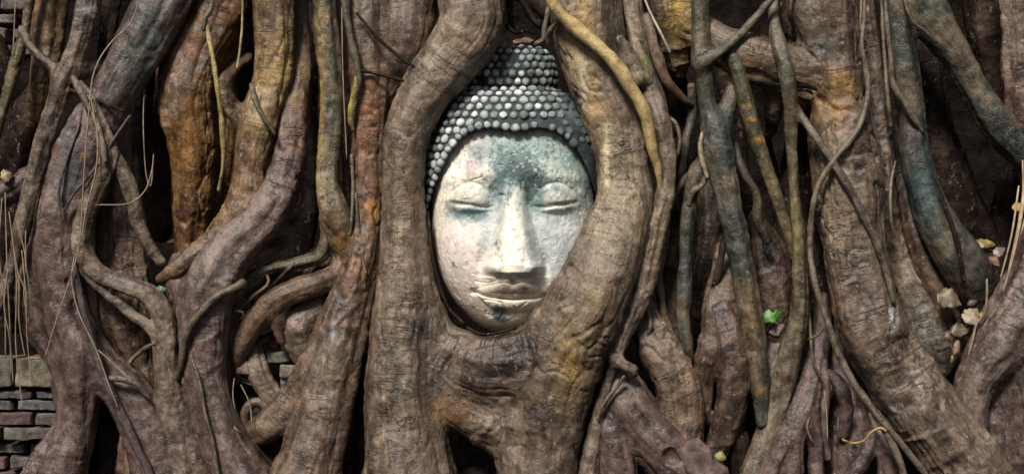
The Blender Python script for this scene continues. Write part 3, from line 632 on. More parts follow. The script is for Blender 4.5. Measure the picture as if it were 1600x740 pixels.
sdf_root('tree_root', 'thin upright root in the shadow right of the blue grey root', ['238 60 6 8; 236 110 7 8; 233 170 6; 232 230 5; 232 300 4'], 'dim', h=.003)
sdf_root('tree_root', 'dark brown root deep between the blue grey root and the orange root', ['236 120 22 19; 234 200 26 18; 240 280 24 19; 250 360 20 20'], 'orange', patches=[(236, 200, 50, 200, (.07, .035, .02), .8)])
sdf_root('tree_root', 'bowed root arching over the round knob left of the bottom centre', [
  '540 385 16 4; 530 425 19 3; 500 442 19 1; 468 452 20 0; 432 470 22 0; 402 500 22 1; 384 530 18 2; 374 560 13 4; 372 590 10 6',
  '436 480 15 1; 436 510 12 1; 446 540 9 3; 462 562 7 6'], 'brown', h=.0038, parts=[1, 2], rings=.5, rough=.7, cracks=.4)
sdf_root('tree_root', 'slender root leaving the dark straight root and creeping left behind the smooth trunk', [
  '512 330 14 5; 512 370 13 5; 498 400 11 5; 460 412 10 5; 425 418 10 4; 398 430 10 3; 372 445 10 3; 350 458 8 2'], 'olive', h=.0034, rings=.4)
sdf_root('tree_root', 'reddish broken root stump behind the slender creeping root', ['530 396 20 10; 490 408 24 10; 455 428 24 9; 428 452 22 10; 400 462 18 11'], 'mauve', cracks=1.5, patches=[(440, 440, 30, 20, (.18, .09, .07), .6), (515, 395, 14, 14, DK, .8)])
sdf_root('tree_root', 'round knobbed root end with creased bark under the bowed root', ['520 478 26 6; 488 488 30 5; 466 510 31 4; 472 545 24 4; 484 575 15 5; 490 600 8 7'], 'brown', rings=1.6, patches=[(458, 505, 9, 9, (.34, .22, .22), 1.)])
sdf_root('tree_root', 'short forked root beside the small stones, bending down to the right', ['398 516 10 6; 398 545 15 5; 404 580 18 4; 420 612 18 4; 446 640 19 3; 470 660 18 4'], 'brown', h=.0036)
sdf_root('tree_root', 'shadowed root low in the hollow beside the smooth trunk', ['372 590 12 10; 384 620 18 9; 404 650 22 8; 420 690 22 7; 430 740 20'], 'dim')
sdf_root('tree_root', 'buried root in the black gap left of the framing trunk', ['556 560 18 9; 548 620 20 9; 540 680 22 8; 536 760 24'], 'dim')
# ---- right half
sdf_root('tree_root', 'grey brown root hugging the outer side of the right framing root, ending in a hook', [
  '978 -60 19 4; 986 0 19 3; 996 50 18; 1006 100 16; 1016 145 17 0; 1030 190 18 -2; 1041 240 17; 1042 290 15 -3; 1030 340 16; 1020 390 17 -4; 1008 440 17; 992 485 17 -4; 974 525 15; 962 560 12 -4; 952 590 9; 938 640 12 -2; 928 690 14; 918 760 16; 914 830 18',
  '966 62 11 -3; 984 90 13 -2; 1002 125 15 -2', '960 558 10 -5; 974 570 9 -6; 988 574 8 -6; 991 586 6 -5'], 'grey', h=.0036, k=.016, parts=[1, 2, 3], rings=.5, cracks=.5,
  patches=[(1008, 90, 10, 40, (.16, .19, .05), .7), (1030, 380, 14, 60, (.28, .2, .1), .6)])
tube('vine', 'smooth yellow speckled vine draped over the right framing root', '856 -40 9 -12; 864 0 9.5 -11; 880 26 10.5 -10.5; 908 50 11 -10; 942 78 11.5 -10.5; 970 110 11.5 -10.5; 995 152 10.5 -9.5; 1010 195 9.5 -8.5; 1020 235 8 -7; 1026 262 6 -5.5; 1030 285 4.5 -4.6; 1033 310 3 -3.6; 1033 335 2 -2.6', mat=M_YVINE, tint=(.40, .29, .13), n=20, wob=.9)
sdf_root('tree_root', 'massive ridged root on the right, flaring to the bottom edge', [
  '1282 -60 56 0; 1284 0 56; 1296 60 49; 1304 120 45 0; 1312 200 49; 1322 280 54; 1330 350 54; 1340 420 57; 1358 490 59; 1390 560 60 -1; 1436 630 62; 1486 700 62 -2; 1536 770 64; 1580 830 66',
  '1046 -60 40 3; 1050 0 40; 1054 40 36; 1058 80 26; 1060 110 14 6', '1062 24 28 3; 1110 58 27 1; 1150 82 34 0; 1200 100 38 -1; 1250 114 39; 1300 122 38 0', '1222 100 22 2; 1212 150 20 3; 1208 180 15 5; 1204 206 8 8'],
  'grey', k=.035, parts=[1, 2, 3, 4], rings=1.9, cracks=1.6, h=.0045,
  patches=[(1300, 160, 40, 50, OR, .65), (1320, 130, 20, 24, (.42, .25, .08), .6), (1290, 70, 30, 20, TE, .6), (1310, 30, 30, 50, (.20, .14, .10), .5), (1060, 30, 26, 60, (.40, .25, .05), .85), (1170, 90, 60, 30, (.22, .15, .09), .6), (1150, 100, 24, 16, OR, .6),
   (1335, 270, 6, 26, DK, 1.), (1290, 300, 20, 90, (.24, .17, .10), .5), (1335, 450, 50, 60, (.20, .16, .14), .5), (1310, 480, 20, 40, (.20, .10, .05), .5), (1393, 497, 4, 14, (.7, .72, .74), 1.), (1400, 640, 60, 60, (.13, .09, .075), .6), (1320, 330, 30, 60, (.32, .24, .15), .5), (1440, 610, 14, 50, (.34, .29, .24), .6)])
sdf_root('tree_root', 'rough dark slab of root behind the ridged root at the top', ['1238 -40 24 12; 1245 10 28 11; 1250 60 22 11; 1262 100 16 12; 1250 200 22 13; 1240 300 24 13; 1262 400 26 12; 1280 500 22 12'], 'dim', cracks=2.2, patches=[(1245, 40, 30, 40, (.15, .10, .085), .7)])
sdf_root('tree_root', 'dark green forked root hanging from the cross limb and dividing again lower down', [
  '1090 -60 14 -3; 1093 0 14; 1095 50 14; 1097 90 17 -3; 1101 130 14; 1107 170 15 -2; 1116 205 23; 1124 240 25; 1132 280 22 -2; 1142 330 20; 1152 380 20 -3; 1162 430 20; 1172 490 21; 1180 540 20 -2; 1187 600 15; 1190 660 9',
  '1144 140 11 0; 1138 165 14; 1126 200 18 -1', '1112 245 20 -1; 1092 268 18 0; 1080 300 13; 1074 350 12; 1072 400 12 1; 1069 450 13; 1068 500 11 0; 1074 540 10; 1077 562 7 1',
  '1098 96 13 -4; 1114 88 10 -5; 1140 70 8 -6; 1178 32 7 -7; 1222 -20 6 -8; 1250 -50 5 -8'], 'teal', h=.0038, k=.02, parts=[1, 2, 2, 3], rings=.4, cracks=.6, rough=.6,
  patches=[(1097, 60, 14, 80, (.15, .12, .05), .6), (1175, 520, 20, 70, (.22, .14, .07), .7), (1188, 608, 9, 6, OR, .9), (1160, 60, 60, 40, (.15, .12, .09), .7), (1130, 240, 30, 60, (.07, .09, .09), .5)])
sdf_root('tree_root', 'jointed green cane like root with three orange rings', [
  '1140 70 12 -3; 1150 100 13 -4; 1162 145 13; 1174 190 13 -4; 1188 235 12; 1202 275 11; 1216 315 10 -3; 1230 360 9 -2; 1240 400 8 -1'], 'olive', h=.0034, rings=.4, rough=.4, cracks=.2,
  patches=[(1166, 166, 9, 3.5, (.5, .30, .10), 1.3), (1175, 187, 9, 3, (.5, .28, .08), 1.3), (1190, 219, 10, 5, (.5, .28, .08), 1.3), (1160, 120, 20, 60, (.07, .085, .045), .6)])
sdf_root('tree_root', 'long upright root with a yellow green side, its foot left of the claw root', [
  '1208 -40 6 0; 1209 20 8 -3; 1214 60 13 -6; 1226 100 13 -8; 1234 150 12 -7; 1236 200 11 -5; 1238 260 9; 1243 320 9; 1248 380 12 -3; 1250 440 14; 1248 490 16; 1238 540 19 -2; 1224 595 21; 1206 655 21 0; 1186 710 20; 1166 770 22; 1150 830 22',
  '1236 160 8 -4; 1252 182 7 -6; 1274 214 7 -8; 1302 255 7 -9; 1330 300 7 -9.5; 1356 350 8 -9.5; 1374 388 8 -9.5; 1386 430 6 -9; 1396 470 4 -8.5'], 'vine', h=.0034, k=.014, parts=[1, 2], rings=.4, cracks=.3, rough=.6,
  patches=[(1243, 330, 8, 180, (.24, .20, .07), .7), (1225, 110, 20, 40, (.16, .16, .12), .5), (1330, 320, 60, 120, (.10, .075, .06), .7)])
sdf_root('tree_root', 'brown root running beside the ridged root and ending in a rough grey bulb', [
  '1348 -60 14 8; 1354 20 14 8; 1362 90 15; 1370 160 17 7; 1378 230 18; 1382 300 18 6; 1390 360 19 8; 1410 420 24 8; 1434 470 30 8; 1450 520 34 8; 1460 562 27 9; 1463 590 15 10'], 'grey', rings=1.3, cracks=1.6,
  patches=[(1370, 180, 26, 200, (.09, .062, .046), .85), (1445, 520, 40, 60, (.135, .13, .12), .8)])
sdf_root('tree_root', 'smooth dark teal root with a fork at the top right, sinking into dead leaves', [
  '1394 -60 24 2; 1400 0 24; 1407 60 22; 1416 120 22 2; 1424 180 22; 1430 240 24; 1444 300 27 3; 1466 355 32; 1492 395 37 4; 1514 430 36 5; 1528 470 26 7; 1530 510 16 9',
  '1418 -40 34 2; 1440 10 34 2; 1466 48 30; 1496 90 24 2; 1522 138 23; 1552 185 27 3; 1592 226 31 3; 1640 262 34 3', '1492 78 8 1; 1484 55 6 0; 1476 25 5 0; 1472 -20 4'], 'teal', k=.03, parts=[1, 2, 2], rings=.25, cracks=.25, rough=.55,
  patches=[(1440, 300, 40, 100, (.045, .085, .095), .6), (1520, 400, 30, 30, (.10, .085, .07), .6), (1500, 110, 26, 50, (.10, .09, .085), .5)])
sdf_root('tree_root', 'dim brown root showing behind the teal fork', ['1420 -60 20 20; 1446 60 22 18; 1462 200 30 16; 1480 270 38 16; 1500 330 40 17; 1530 390 40 18; 1560 440 36 20'], 'dim', rings=1.)
sdf_root('tree_root', 'narrow dim root between the brown root and the dark teal root', ['1386 100 8 15; 1394 200 11 14; 1408 280 15 11; 1424 350 19 7; 1442 410 22 7; 1462 460 24 7; 1476 505 24 8; 1482 550 20 9'], 'brown', patches=[(1400, 300, 60, 300, (.06, .038, .03), .75)])  # wide dark patch paints the shade of the recess onto this root
sdf_root('tree_root', 'thick brown root cut by the right edge at the top', ['1588 -60 30 4; 1590 20 30; 1594 90 32; 1602 160 36 4; 1618 230 40; 1640 300 44 6'], 'brown', rings=1.)
sdf_root('tree_root', 'flaking dark root between the teal fork and the right edge', ['1530 -40 30 15; 1540 40 32 15; 1552 110 28 16; 1570 180 26 17'], 'dim', cracks=2.2, patches=[(1535, 40, 12, 30, (.16, .11, .08), .6)])
sdf_root('tree_root', 'wide root entering from the right edge low down and standing on several legs', [
  '1680 330 60 3; 1636 410 55 2; 1600 480 52 1; 1562 540 46 0; 1530 585 36 0; 1518 630 30; 1522 680 26; 1530 740 24; 1534 830 26',
  '1612 500 60 3; 1618 570 60 3; 1620 640 56; 1610 700 46; 1606 770 42; 1606 830 44', '1580 600 26 4; 1560 650 20 4; 1558 700 20; 1572 760 24; 1580 830 26'], 'mauve', k=.035, parts=[1, 2, 3], rings=.9, cracks=.8,
  patches=[(1565, 530, 6, 8, (.55, .5, .52), 1.), (1570, 560, 50, 60, GR, .3)])
sdf_root('tree_root', 'claw shaped root with several toes gripping the ground below the green leaf', [
  '1286 470 14 7; 1282 520 16 5; 1274 570 20 3; 1260 620 26 1; 1240 665 30 0; 1216 705 26; 1192 750 24; 1176 830 26',
  '1262 640 16 -1; 1272 680 13 -1; 1276 720 13 -1; 1274 800 16', '1240 680 15 -3; 1240 720 14 -3; 1236 800 18', '1228 690 14 -3; 1210 725 14 -3; 1196 800 18'], 'mauve', h=.0038, k=.014, parts=[1, 2, 2, 2], rings=.5, cracks=.6)
sdf_root('tree_root', 'low folded root left of the foot of the ridged root, with small arched toes', [
  '1306 500 14 9; 1312 560 18 8; 1320 620 26 7; 1328 680 38 6; 1332 760 46 6; 1334 830 50', '1292 582 7 1; 1306 590 9 -1; 1318 610 11 -2; 1322 645 11 -1; 1318 680 9 1', '1372 650 14 -2; 1384 690 18 -3; 1390 740 20; 1392 830 22', '1362 680 12 -3; 1352 715 12 -4; 1330 745 13 -4; 1310 800 16', '1300 596 7 1; 1292 618 8 1; 1286 640 8 3'],
  'mauve', h=.004, k=.016, parts=[1, 2, 3, 3, 2], rings=.4, cracks=.7)
sdf_root('tree_root', 'brown creased root dropping right of the hooked grey root', ['992 420 14 6; 1000 465 20 4; 1012 510 30 3; 1034 555 38 2; 1056 600 40 2; 1062 650 40; 1056 720 42 3; 1050 800 46'], 'brown', rings=1.3, cracks=1.4, patches=[(1040, 560, 30, 30, (.2, .12, .08), .5)])
sdf_root('tree_root', 'twisted dark root forking in two over the broken brick', [
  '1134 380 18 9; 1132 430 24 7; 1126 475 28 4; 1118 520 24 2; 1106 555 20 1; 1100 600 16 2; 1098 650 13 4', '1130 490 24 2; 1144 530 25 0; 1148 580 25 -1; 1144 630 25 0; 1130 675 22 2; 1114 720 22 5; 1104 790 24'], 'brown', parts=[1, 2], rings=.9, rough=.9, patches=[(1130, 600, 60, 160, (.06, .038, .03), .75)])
sdf_root('tree_root', 'large smooth root spreading from beside the framing trunk to the bottom, with a knot hole', [
  '950 540 18 6; 958 580 32 4; 972 625 44 2; 1004 668 44 1; 1044 708 46 0; 1084 750 50; 1120 830 60', '948 640 18 1; 958 680 26 -1; 966 740 32 -1; 972 830 36'], 'mauve', k=.014, parts=[1, 2], rings=.5, rough=.8, cracks=.4, holes=[(1049, 714, 12, -6.5)])
sdf_root('tree_root', 'dim root behind the narrow green leg under the cross limb', ['1104 280 16 17; 1106 340 20 16; 1100 400 19 15; 1092 440 18 14; 1096 490 15 14'], 'brown', patches=[(1100, 380, 80, 200, (.06, .038, .03), .75)])  # dark patch over the whole root stands in for shade behind the leg
sdf_root('tree_root', 'swollen dim root behind the green leaf', ['1184 340 16 15; 1196 385 28 12; 1206 430 33 11; 1212 480 34 11; 1216 540 26 12; 1214 600 18 14; 1210 700 18 15'], 'brown', patches=[(1200, 430, 80, 200, (.06, .038, .03), .75)])  # recess shade painted over the brown bark by one large dark patch
sdf_root('tree_root', 'rough root in shadow just right of the hugging root', ['1040 60 14 16; 1054 120 18 15; 1060 190 18 14; 1060 260 17 14; 1062 320 16 13; 1056 400 16 11; 1044 450 16 8; 1050 510 13 6; 1062 550 9 5'], 'dim', cracks=1.8, patches=[(1048, 480, 30, 90, (.12, .08, .06), .7)])
tube('vine', 'brown vine slanting out of the crack beside the yellow stained root', '1012 20 8 -1; 1018 60 9 -2; 1030 100 9 -2; 1048 132 8 -1; 1066 152 7 1; 1086 164 4 3', 'brown')
tube('vine', 'thin dark vine climbing in the shadow at right of the hugging root', '1046 180 4 3; 1056 210 4 3; 1058 235 4 2; 1050 258 4 3; 1046 300 4 4', 'dim')
tube('tree_root', 'dark thin root slanting behind the jointed green root', '1146 220 6 4; 1160 260 7 3; 1180 300 6 3; 1186 340 8 4; 1200 380 8 6', 'teal', cat='root')
tube('tree_root', 'narrow black root beside the twisted dark root', '1136 360 6 3; 1126 410 6 2; 1118 450 7 3; 1110 490 8 5', 'dim', cat='root')
tube('tree_root', 'short bent root foot in the dark beside the broken brick', '1150 660 12 4; 1158 690 14 3; 1156 730 14 3; 1150 800 16 3', 'dim', cat='root', n=20)
tube('vine', 'long thin vine wandering down the face of the ridged root', '1352 -40 3 -6; 1350 20 3 -7; 1346 70 4 -7.5; 1352 105 5 -7.5; 1356 145 5 -8; 1350 180 5 -9; 1330 215 5 -9.5; 1304 248 5 -9.5; 1282 285 5 -8.5; 1270 325 5 -7; 1266 375 5 -5.5; 1270 430 5 -6.5; 1288 490 5 -8; 1306 540 5.5 -9; 1330 590 6 -10; 1360 635 6 -11; 1388 680 6 -11.5; 1406 720 6 -11.5; 1420 770 6 -11', 'vine')
tube('vine', 'second strand twisted beside the long thin vine near its foot', '1356 628 4 -11.5; 1372 650 5 -12; 1394 676 5 -12.5; 1420 706 5 -12; 1446 740 5 -11.5; 1470 790 5 -10', 'vine')
tube('vine', 'grey brown vine laid across the dark teal root', '1382 -30 3 -1; 1386 40 4 -2; 1392 90 4 -2; 1394 125 5 -2.2; 1410 155 5 -2.2; 1428 185 5 -2; 1444 208 3 -1', 'vine')
tube('vine', 'thin vine following the right side of the dark teal root', '1444 250 3 1; 1466 300 4 0; 1486 350 4 -1.5; 1500 400 4 -2; 1508 440 4 -1.5', 'dim')
tube('vine', 'twig arching over the top of the dark teal fork', '1408 -20 3 -3; 1424 30 3 -3.5; 1446 50 3 -3; 1464 68 3 -2.6', 'vine')
tube('vine', 'wiry vine looped around the left side of the smooth trunk', '384 440 8 -4; 362 452 7 -6.5; 340 462 7 -7.5; 316 482 7 -8; 298 508 6 -7.8; 286 540 6 -7; 280 575 6 -5.5; 276 600 5 -3', 'vine')
tube('vine', 'long dark runner crossing the blue grey root towards the bottom', '112 400 4 -6; 122 450 6 -7; 136 510 6 -7.5; 152 560 7 -8; 172 610 7 -8; 196 660 7 -7.5; 216 705 7 -8; 236 750 7 -8; 256 800 7 -8', 'dim', tint=(.07, .055, .055))
tube('vine', 'small cross vine bent over the left fork', '163 590 5 -7.5; 190 592 5 -7.5; 212 600 5 -7; 228 616 4 -6.5; 236 624 3 -6', 'vine')
tube('vine', 'thin twig lying against the textured brown root', '242 536 3 -5; 225 546 4 -2; 206 560 4 -1; 195 578 4 -1', 'vine')
tube('vine', 'grey stick leaning on the knot of the looping root', '113 118 5 -6.5; 124 140 6 -7.5; 136 162 5 -8.2; 150 190 5 -8.6; 160 225 5 -9; 166 255 4 -9', 'grey')
tube('vine', 'dark cord binding the looping root to the blue grey root', '100 134 3 -3; 114 142 3 -6; 134 150 3 -6; 160 160 3 -6.5; 194 175 3 -6.5', 'dim')
tube('vine', 'yellow green stem hanging over the orange swollen root', '320 30 4 -3; 326 60 4 -4; 336 110 4 -4.5; 344 170 4 -4; 349 220 4 -3; 348 260 3 -2; 342 300 3 0', 'olive', tint=(.26, .20, .08))
tube('vine', 'thin straw coloured stem hanging beside the ochre root', '380 -20 2 -1; 378 40 2 -1; 374 80 2 -1; 370 108 2 -1', 'olive', tint=(.30, .24, .12))
tube('vine', 'upper twig bent over the shoulder of the orange root', '336 -30 3 -3; 330 10 4 -4; 320 30 4 -4; 318 50 3 -4', 'vine')
tube('vine', 'crooked vine gripping the reddish brown root', '536 -30 6 -3; 540 20 6 -3.5; 548 60 6 -3.5; 558 95 6 -3.5; 560 125 5 -3; 556 150 4 -2.6; 550 180 4 -2; 550 206 3 -1', 'vine')
tube('vine', 'yellowish short stem below the crooked vine', '557 118 4 -3.2; 554 140 5 -3; 548 165 5 -2.5; 547 190 4 -2; 552 206 3 -1.5', 'olive', tint=(.24, .19, .05))
tube('vine', 'thin twig crossing the mossy bulge left of the head', '556 20 2 -3.5; 585 55 3 -4; 615 82 3 -4; 648 106 2 -5', 'dim')
tube('vine', 'thin twig joining the mossy bulge to the framing root', '562 110 3 -3; 590 116 3 -2.5; 620 124 3 -2; 648 132 2 -4', 'dim')
tube('vine', 'vine hooked over the ochre root low down', '392 130 4 0; 398 155 4 -2.5; 410 180 4 -3; 424 200 3 -2.5; 430 212 3 -2', 'vine')
tube('vine', 'thin vine clinging to the dark green forked root', '1097 205 3 -3; 1094 230 4 -4; 1098 255 4 -4.5; 1106 280 3 -4.5', 'vine', tint=(.25, .19, .13))
tube('vine', 'thin stem tied from the hook of the grey brown root down to the ground root', '976 586 3 -6.5; 966 602 3 -6; 952 618 3 -5.5; 938 640 3 -5; 934 656 2 -4.5', 'vine')
tube('vine', 'curly dry tendril at the foot of the ridged root', '1316 686 2 -4; 1332 691 2 -9; 1350 687 2 -11; 1362 674 2 -12.5; 1376 668 2 -13; 1386 674 2 -12.5', 'vine', tint=(.34, .22, .10))
tube('vine', 'pale twisted rootlet in front of the topknot gap', '862 -10 3 -4; 856 20 4 -4; 851 45 4 -3.5; 849 62 4 -3; 838 68 4 -3; 834 70 3 -3', 'vine')
tube('vine', 'second twisted rootlet beside the right framing root above the head', '876 30 4 -6.5; 862 44 4 -6; 855 58 4 -5; 858 70 3 -4', 'vine')
for lab, ch in (('dim twig running straight down in the gap above the head', '796 -30 5 8; 798 20 5 8; 803 50 4 7'), ('grey twig slanting across the gap above the head', '806 -20 6 10; 822 10 6 9; 838 35 6 8; 850 44 5 8'),
                ('dark root knot at the back of the gap above the head', '780 -40 18 16; 820 -10 16 15; 850 10 16 14; 870 40 14 14'), ('thin curved twig low in the gap above the head', '790 38 4 3; 806 50 4 3; 822 48 3 5; 836 52 3 6')):
    tube('tree_root', lab, ch, 'dim', cat='root')
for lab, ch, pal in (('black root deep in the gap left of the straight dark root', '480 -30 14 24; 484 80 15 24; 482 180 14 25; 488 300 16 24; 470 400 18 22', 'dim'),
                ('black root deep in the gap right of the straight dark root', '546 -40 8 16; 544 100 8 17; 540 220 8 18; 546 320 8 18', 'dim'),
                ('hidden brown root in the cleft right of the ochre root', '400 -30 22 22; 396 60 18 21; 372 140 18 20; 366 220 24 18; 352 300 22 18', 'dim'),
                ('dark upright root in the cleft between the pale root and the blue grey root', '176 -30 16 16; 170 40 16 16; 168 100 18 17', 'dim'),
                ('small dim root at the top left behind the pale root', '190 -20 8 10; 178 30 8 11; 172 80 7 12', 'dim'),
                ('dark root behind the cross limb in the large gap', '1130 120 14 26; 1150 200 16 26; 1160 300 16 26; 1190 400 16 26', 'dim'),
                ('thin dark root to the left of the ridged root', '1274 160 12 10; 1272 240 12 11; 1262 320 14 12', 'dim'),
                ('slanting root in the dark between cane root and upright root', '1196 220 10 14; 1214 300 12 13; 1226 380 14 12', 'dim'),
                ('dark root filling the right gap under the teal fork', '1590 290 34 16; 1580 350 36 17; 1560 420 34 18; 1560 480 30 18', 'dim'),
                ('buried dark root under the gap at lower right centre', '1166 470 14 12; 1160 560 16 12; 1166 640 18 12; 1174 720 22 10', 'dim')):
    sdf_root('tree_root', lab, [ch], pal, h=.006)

# fine vines and rootlets that cling to the bigger roots
for lab, ch, c in (
  ('fine pale vine over the yellow stained root at the top', '1000 -20 2 -2; 1016 20 2 -3; 1034 55 2 -4; 1048 84 2 -3', (.30, .26, .22)),
  ('thin vine tangle strand nearest the hugging root', '1004 150 3 -2; 1018 190 3 -1; 1030 230 3 0; 1048 270 3 1; 1052 300 3 2', None),
  ('grey loop of thin vine in the tangle right of the hugging root', '1046 184 3 0; 1058 196 3 -1; 1062 226 3 -1; 1054 250 3 0; 1040 262 3 1', None),
  ('dark vine strand dropping behind the yellow vine', '1000 60 4 -1; 1012 96 4 0; 1034 150 5 1; 1042 200 4 1; 1046 260 4 2', None),
  ('thin vine standing between the ridged root and its brown neighbour', '1346 -20 3 0; 1344 60 3 -1; 1352 120 3 0; 1366 200 3 0; 1384 260 3 2', None),
  ('short thin vine lying on the brown neighbour of the ridged root', '1400 250 2 4; 1392 290 2.5 2; 1392 340 2.5 2; 1398 372 2 3', None),
  ('thin black vine hugging the left edge of the dark teal root', '1376 -20 3 2; 1380 60 3 1; 1386 140 3 0; 1392 200 3 2', None),
  ('slender rootlet lying down the toe of the claw root', '1262 600 2 -1; 1266 640 2 -3; 1262 668 2 -4; 1270 690 2 -4', None),
  ('thin vine running up the reddish brown root near the middle', '556 300 2.5 -1; 560 350 2.5 -1.5; 566 400 2.5 -2; 572 430 2 -3', None),
  ('fine vine creeping beside the left edge of the reddish brown root', '550 240 3 0; 552 290 3 -.5; 550 330 3 -1; 546 370 3 -1', None),
  ('thin rootlet crossing low over the smooth trunk foot', '300 560 3 -6; 312 600 3 -7; 322 650 3 -7.5; 334 700 3 -8; 344 760 3 -9', None),
  ('dark fibrous rootlet under the looping root at left', '116 400 3 -4; 140 420 3 -6; 170 448 3 -6; 176 462 3 -5', (.05, .035, .03)),
  ('bent twig in the shadow under the ochre root toes', '262 380 4 9; 284 372 4 8; 300 352 4 8; 306 330 4 9', None),
  ('crossing twig in the hollow above the bowed root', '396 470 3 6; 430 440 3 5; 452 418 3 4; 470 400 3 5', None),
  ('low twig in the hollow above the bowed root', '380 500 3 7; 410 488 3 6; 446 484 3 7', None),
  ('thin vine wrapped over the creased root right of the hook', '1000 468 3 2; 1012 486 3 -1; 1016 510 3 -2; 1008 530 2 -1', None),
  ('thin vine hanging beside the long upright root at its foot', '1262 470 2.5 -1; 1266 520 2.5 -1; 1270 560 2 -2; 1282 590 2 -2', None),
  ('pale runner along the crown of the blue grey root', '204 180 2 -7; 180 215 2.5 -7.5; 150 262 2.5 -8; 118 300 2.5 -8; 100 330 2 -7.5', (.06, .045, .045)),
  ('dark runner down the side of the blue grey root', '130 160 2.5 -5; 122 200 2.5 -6.5; 104 250 2.5 -7.5; 92 300 2.5 -8; 96 340 2 -8', (.06, .045, .045))):
    tube('vine', lab, ch, 'vine', tint=c)

for lab, ch, pl in (
  ('slender green brown root hanging in the shadow left of the forked green root', '1078 130 7 3; 1080 180 7 4; 1072 230 7 4; 1064 280 6 5; 1058 330 5 6', 'teal'),
  ('thin root bridging from the tangle to the narrow green leg', '1040 330 7 3; 1056 300 7 2; 1072 280 6 1; 1086 268 5 1', 'brown'),
  ('pale scarred side root crossing the narrow green leg', '1076 322 4 -1; 1084 300 5 -2; 1096 290 5 -2; 1104 270 4 -2', 'vine'),
  ('thin root curling out of the shadow below the tangle', '1036 380 8 4; 1030 430 8 4; 1034 480 7 3; 1046 520 6 4', 'brown'),
  ('small looping root low in the gap under the round knobbed root', '420 640 7 3; 400 628 8 3; 386 640 8 3; 384 664 8 4; 398 684 9 4', 'brown'),
  ('thin root running across the hollow behind the bowed root', '384 548 6 5; 410 530 6 5; 430 520 6 6; 456 526 6 6', 'mauve'),
  ('narrow root squeezed between the smooth trunk and the looping root', '276 440 8 0; 272 480 8 1; 276 520 8 1; 274 560 7 2', 'brown'),
  ('thin root rising beside the foot of the claw root', '1286 560 6 1; 1290 610 7 0; 1286 660 7 0; 1290 720 8 1', 'mauve')):
    tube('tree_root', lab, ch, pl, cat='root', n=18)

for lab, ch in (('fine dark rootlet creeping between the left framing root and the curls', '742 112 3 1; 722 138 3 0; 704 160 3 0; 690 190 3 1; 676 224 3 1'),
                ('short dark rootlet in the gap beside the left side of the hair', '700 150 3 1; 684 182 3 0; 672 214 2.5 0; 664 250 2 1; 662 290 2 1'),
                ('thin rootlet pressed between the left cheek and the framing root', '668 330 2.5 1; 672 380 2.5 0; 682 430 2.5 0; 700 478 2.5 1; 726 506 2 1'),
                ('thin dark rootlet under the chin on the fused root', '728 510 2 -2; 750 521 2.5 -4; 776 520 2.5 -5; 806 512 2 -5'),
                ('crumb like twig on the left shoulder of the topknot', '752 92 3 -2; 742 104 3 -2; 730 116 2 -1')):
    tube('rootlet', lab, ch, 'dim', cat='rootlet', n=8)
# ================================================================= bricks, stones, leaves, strands
def block(cx, cy, w, h, dc, dep, seed, rough=.004, n=(18, 8, 8), rot=0.):
    """one weathered brick as a rounded lumpy grid box: px centre, px size, depth cm"""
    c = at(cx, cy, dc / 100); sx, sy, sz = w * S / 2, dep / 2, h * S / 2; V, Q = [], []; idx = {}
    nx, ny, nz = n
    def vid(i, j, k):
        if (i, j, k) not in idx: idx[(i, j, k)] = len(V); V.append((2 * i / nx - 1, 2 * j / ny - 1, 2 * k / nz - 1))
        return idx[(i, j, k)]
    for i in range(nx):
        for k in range(nz):
            Q.append((vid(i, 0, k), vid(i + 1, 0, k), vid(i + 1, 0, k + 1), vid(i, 0, k + 1))); Q.append((vid(i, ny, k), vid(i, ny, k + 1), vid(i + 1, ny, k + 1), vid(i + 1, ny, k)))
        for j in range(ny):
            Q.append((vid(i, j, 0), vid(i, j + 1, 0), vid(i + 1, j + 1, 0), vid(i + 1, j, 0))); Q.append((vid(i, j, nz), vid(i + 1, j, nz), vid(i + 1, j + 1, nz), vid(i, j + 1, nz)))
    for j in range(ny):
        for k in range(nz):
            Q.append((vid(0, j, k), vid(0, j, k + 1), vid(0, j + 1, k + 1), vid(0, j + 1, k))); Q.append((vid(nx, j, k), vid(nx, j + 1, k), vid(nx, j + 1, k + 1), vid(nx, j, k + 1)))
    V = np.array(V, float); U = V.copy(); rd = .0035 / np.array([sx, sy, sz]); 
    over = np.clip(np.abs(V) - (1 - rd), 0, None) / rd; L = np.linalg.norm(over, axis=1, keepdims=True); f = np.where(L > 1, 1 / np.maximum(L, 1), 1)
    V = np.sign(V) * (np.minimum(np.abs(V), 1 - rd) + over * f * rd)
    V = V * [sx, sy, sz]; p = V + [seed * 1.7, 0, 0]; nr = U / np.linalg.norm(U, axis=1, keepdims=True)
    V = V + nr * (rough * fbm(p * 30, seed, 4) + rough * .9 * noise(p * 14, seed + 2) + rough * 1.1 * np.clip(noise(p * 40, seed + 4) - .3, -.3, 0))[:, None]
    cs, sn = math.cos(rot), math.sin(rot); V = np.stack([V[:, 0] * cs - V[:, 2] * sn, V[:, 1], V[:, 0] * sn + V[:, 2] * cs], 1)
    return V + np.array(c), np.array(Q)
def btint(V, col, seed, li=(.34, .36, .28), amt=.0):
    n = fbm(V * 40, seed, 4)[:, None]; n2 = fbm(V * 16, seed + 3, 3)[:, None]
    t = np.array(col) * (1 + .6 * n); w = sstep(.0, .3, n2) * amt; return t * (1 - w) + np.array(li) * w
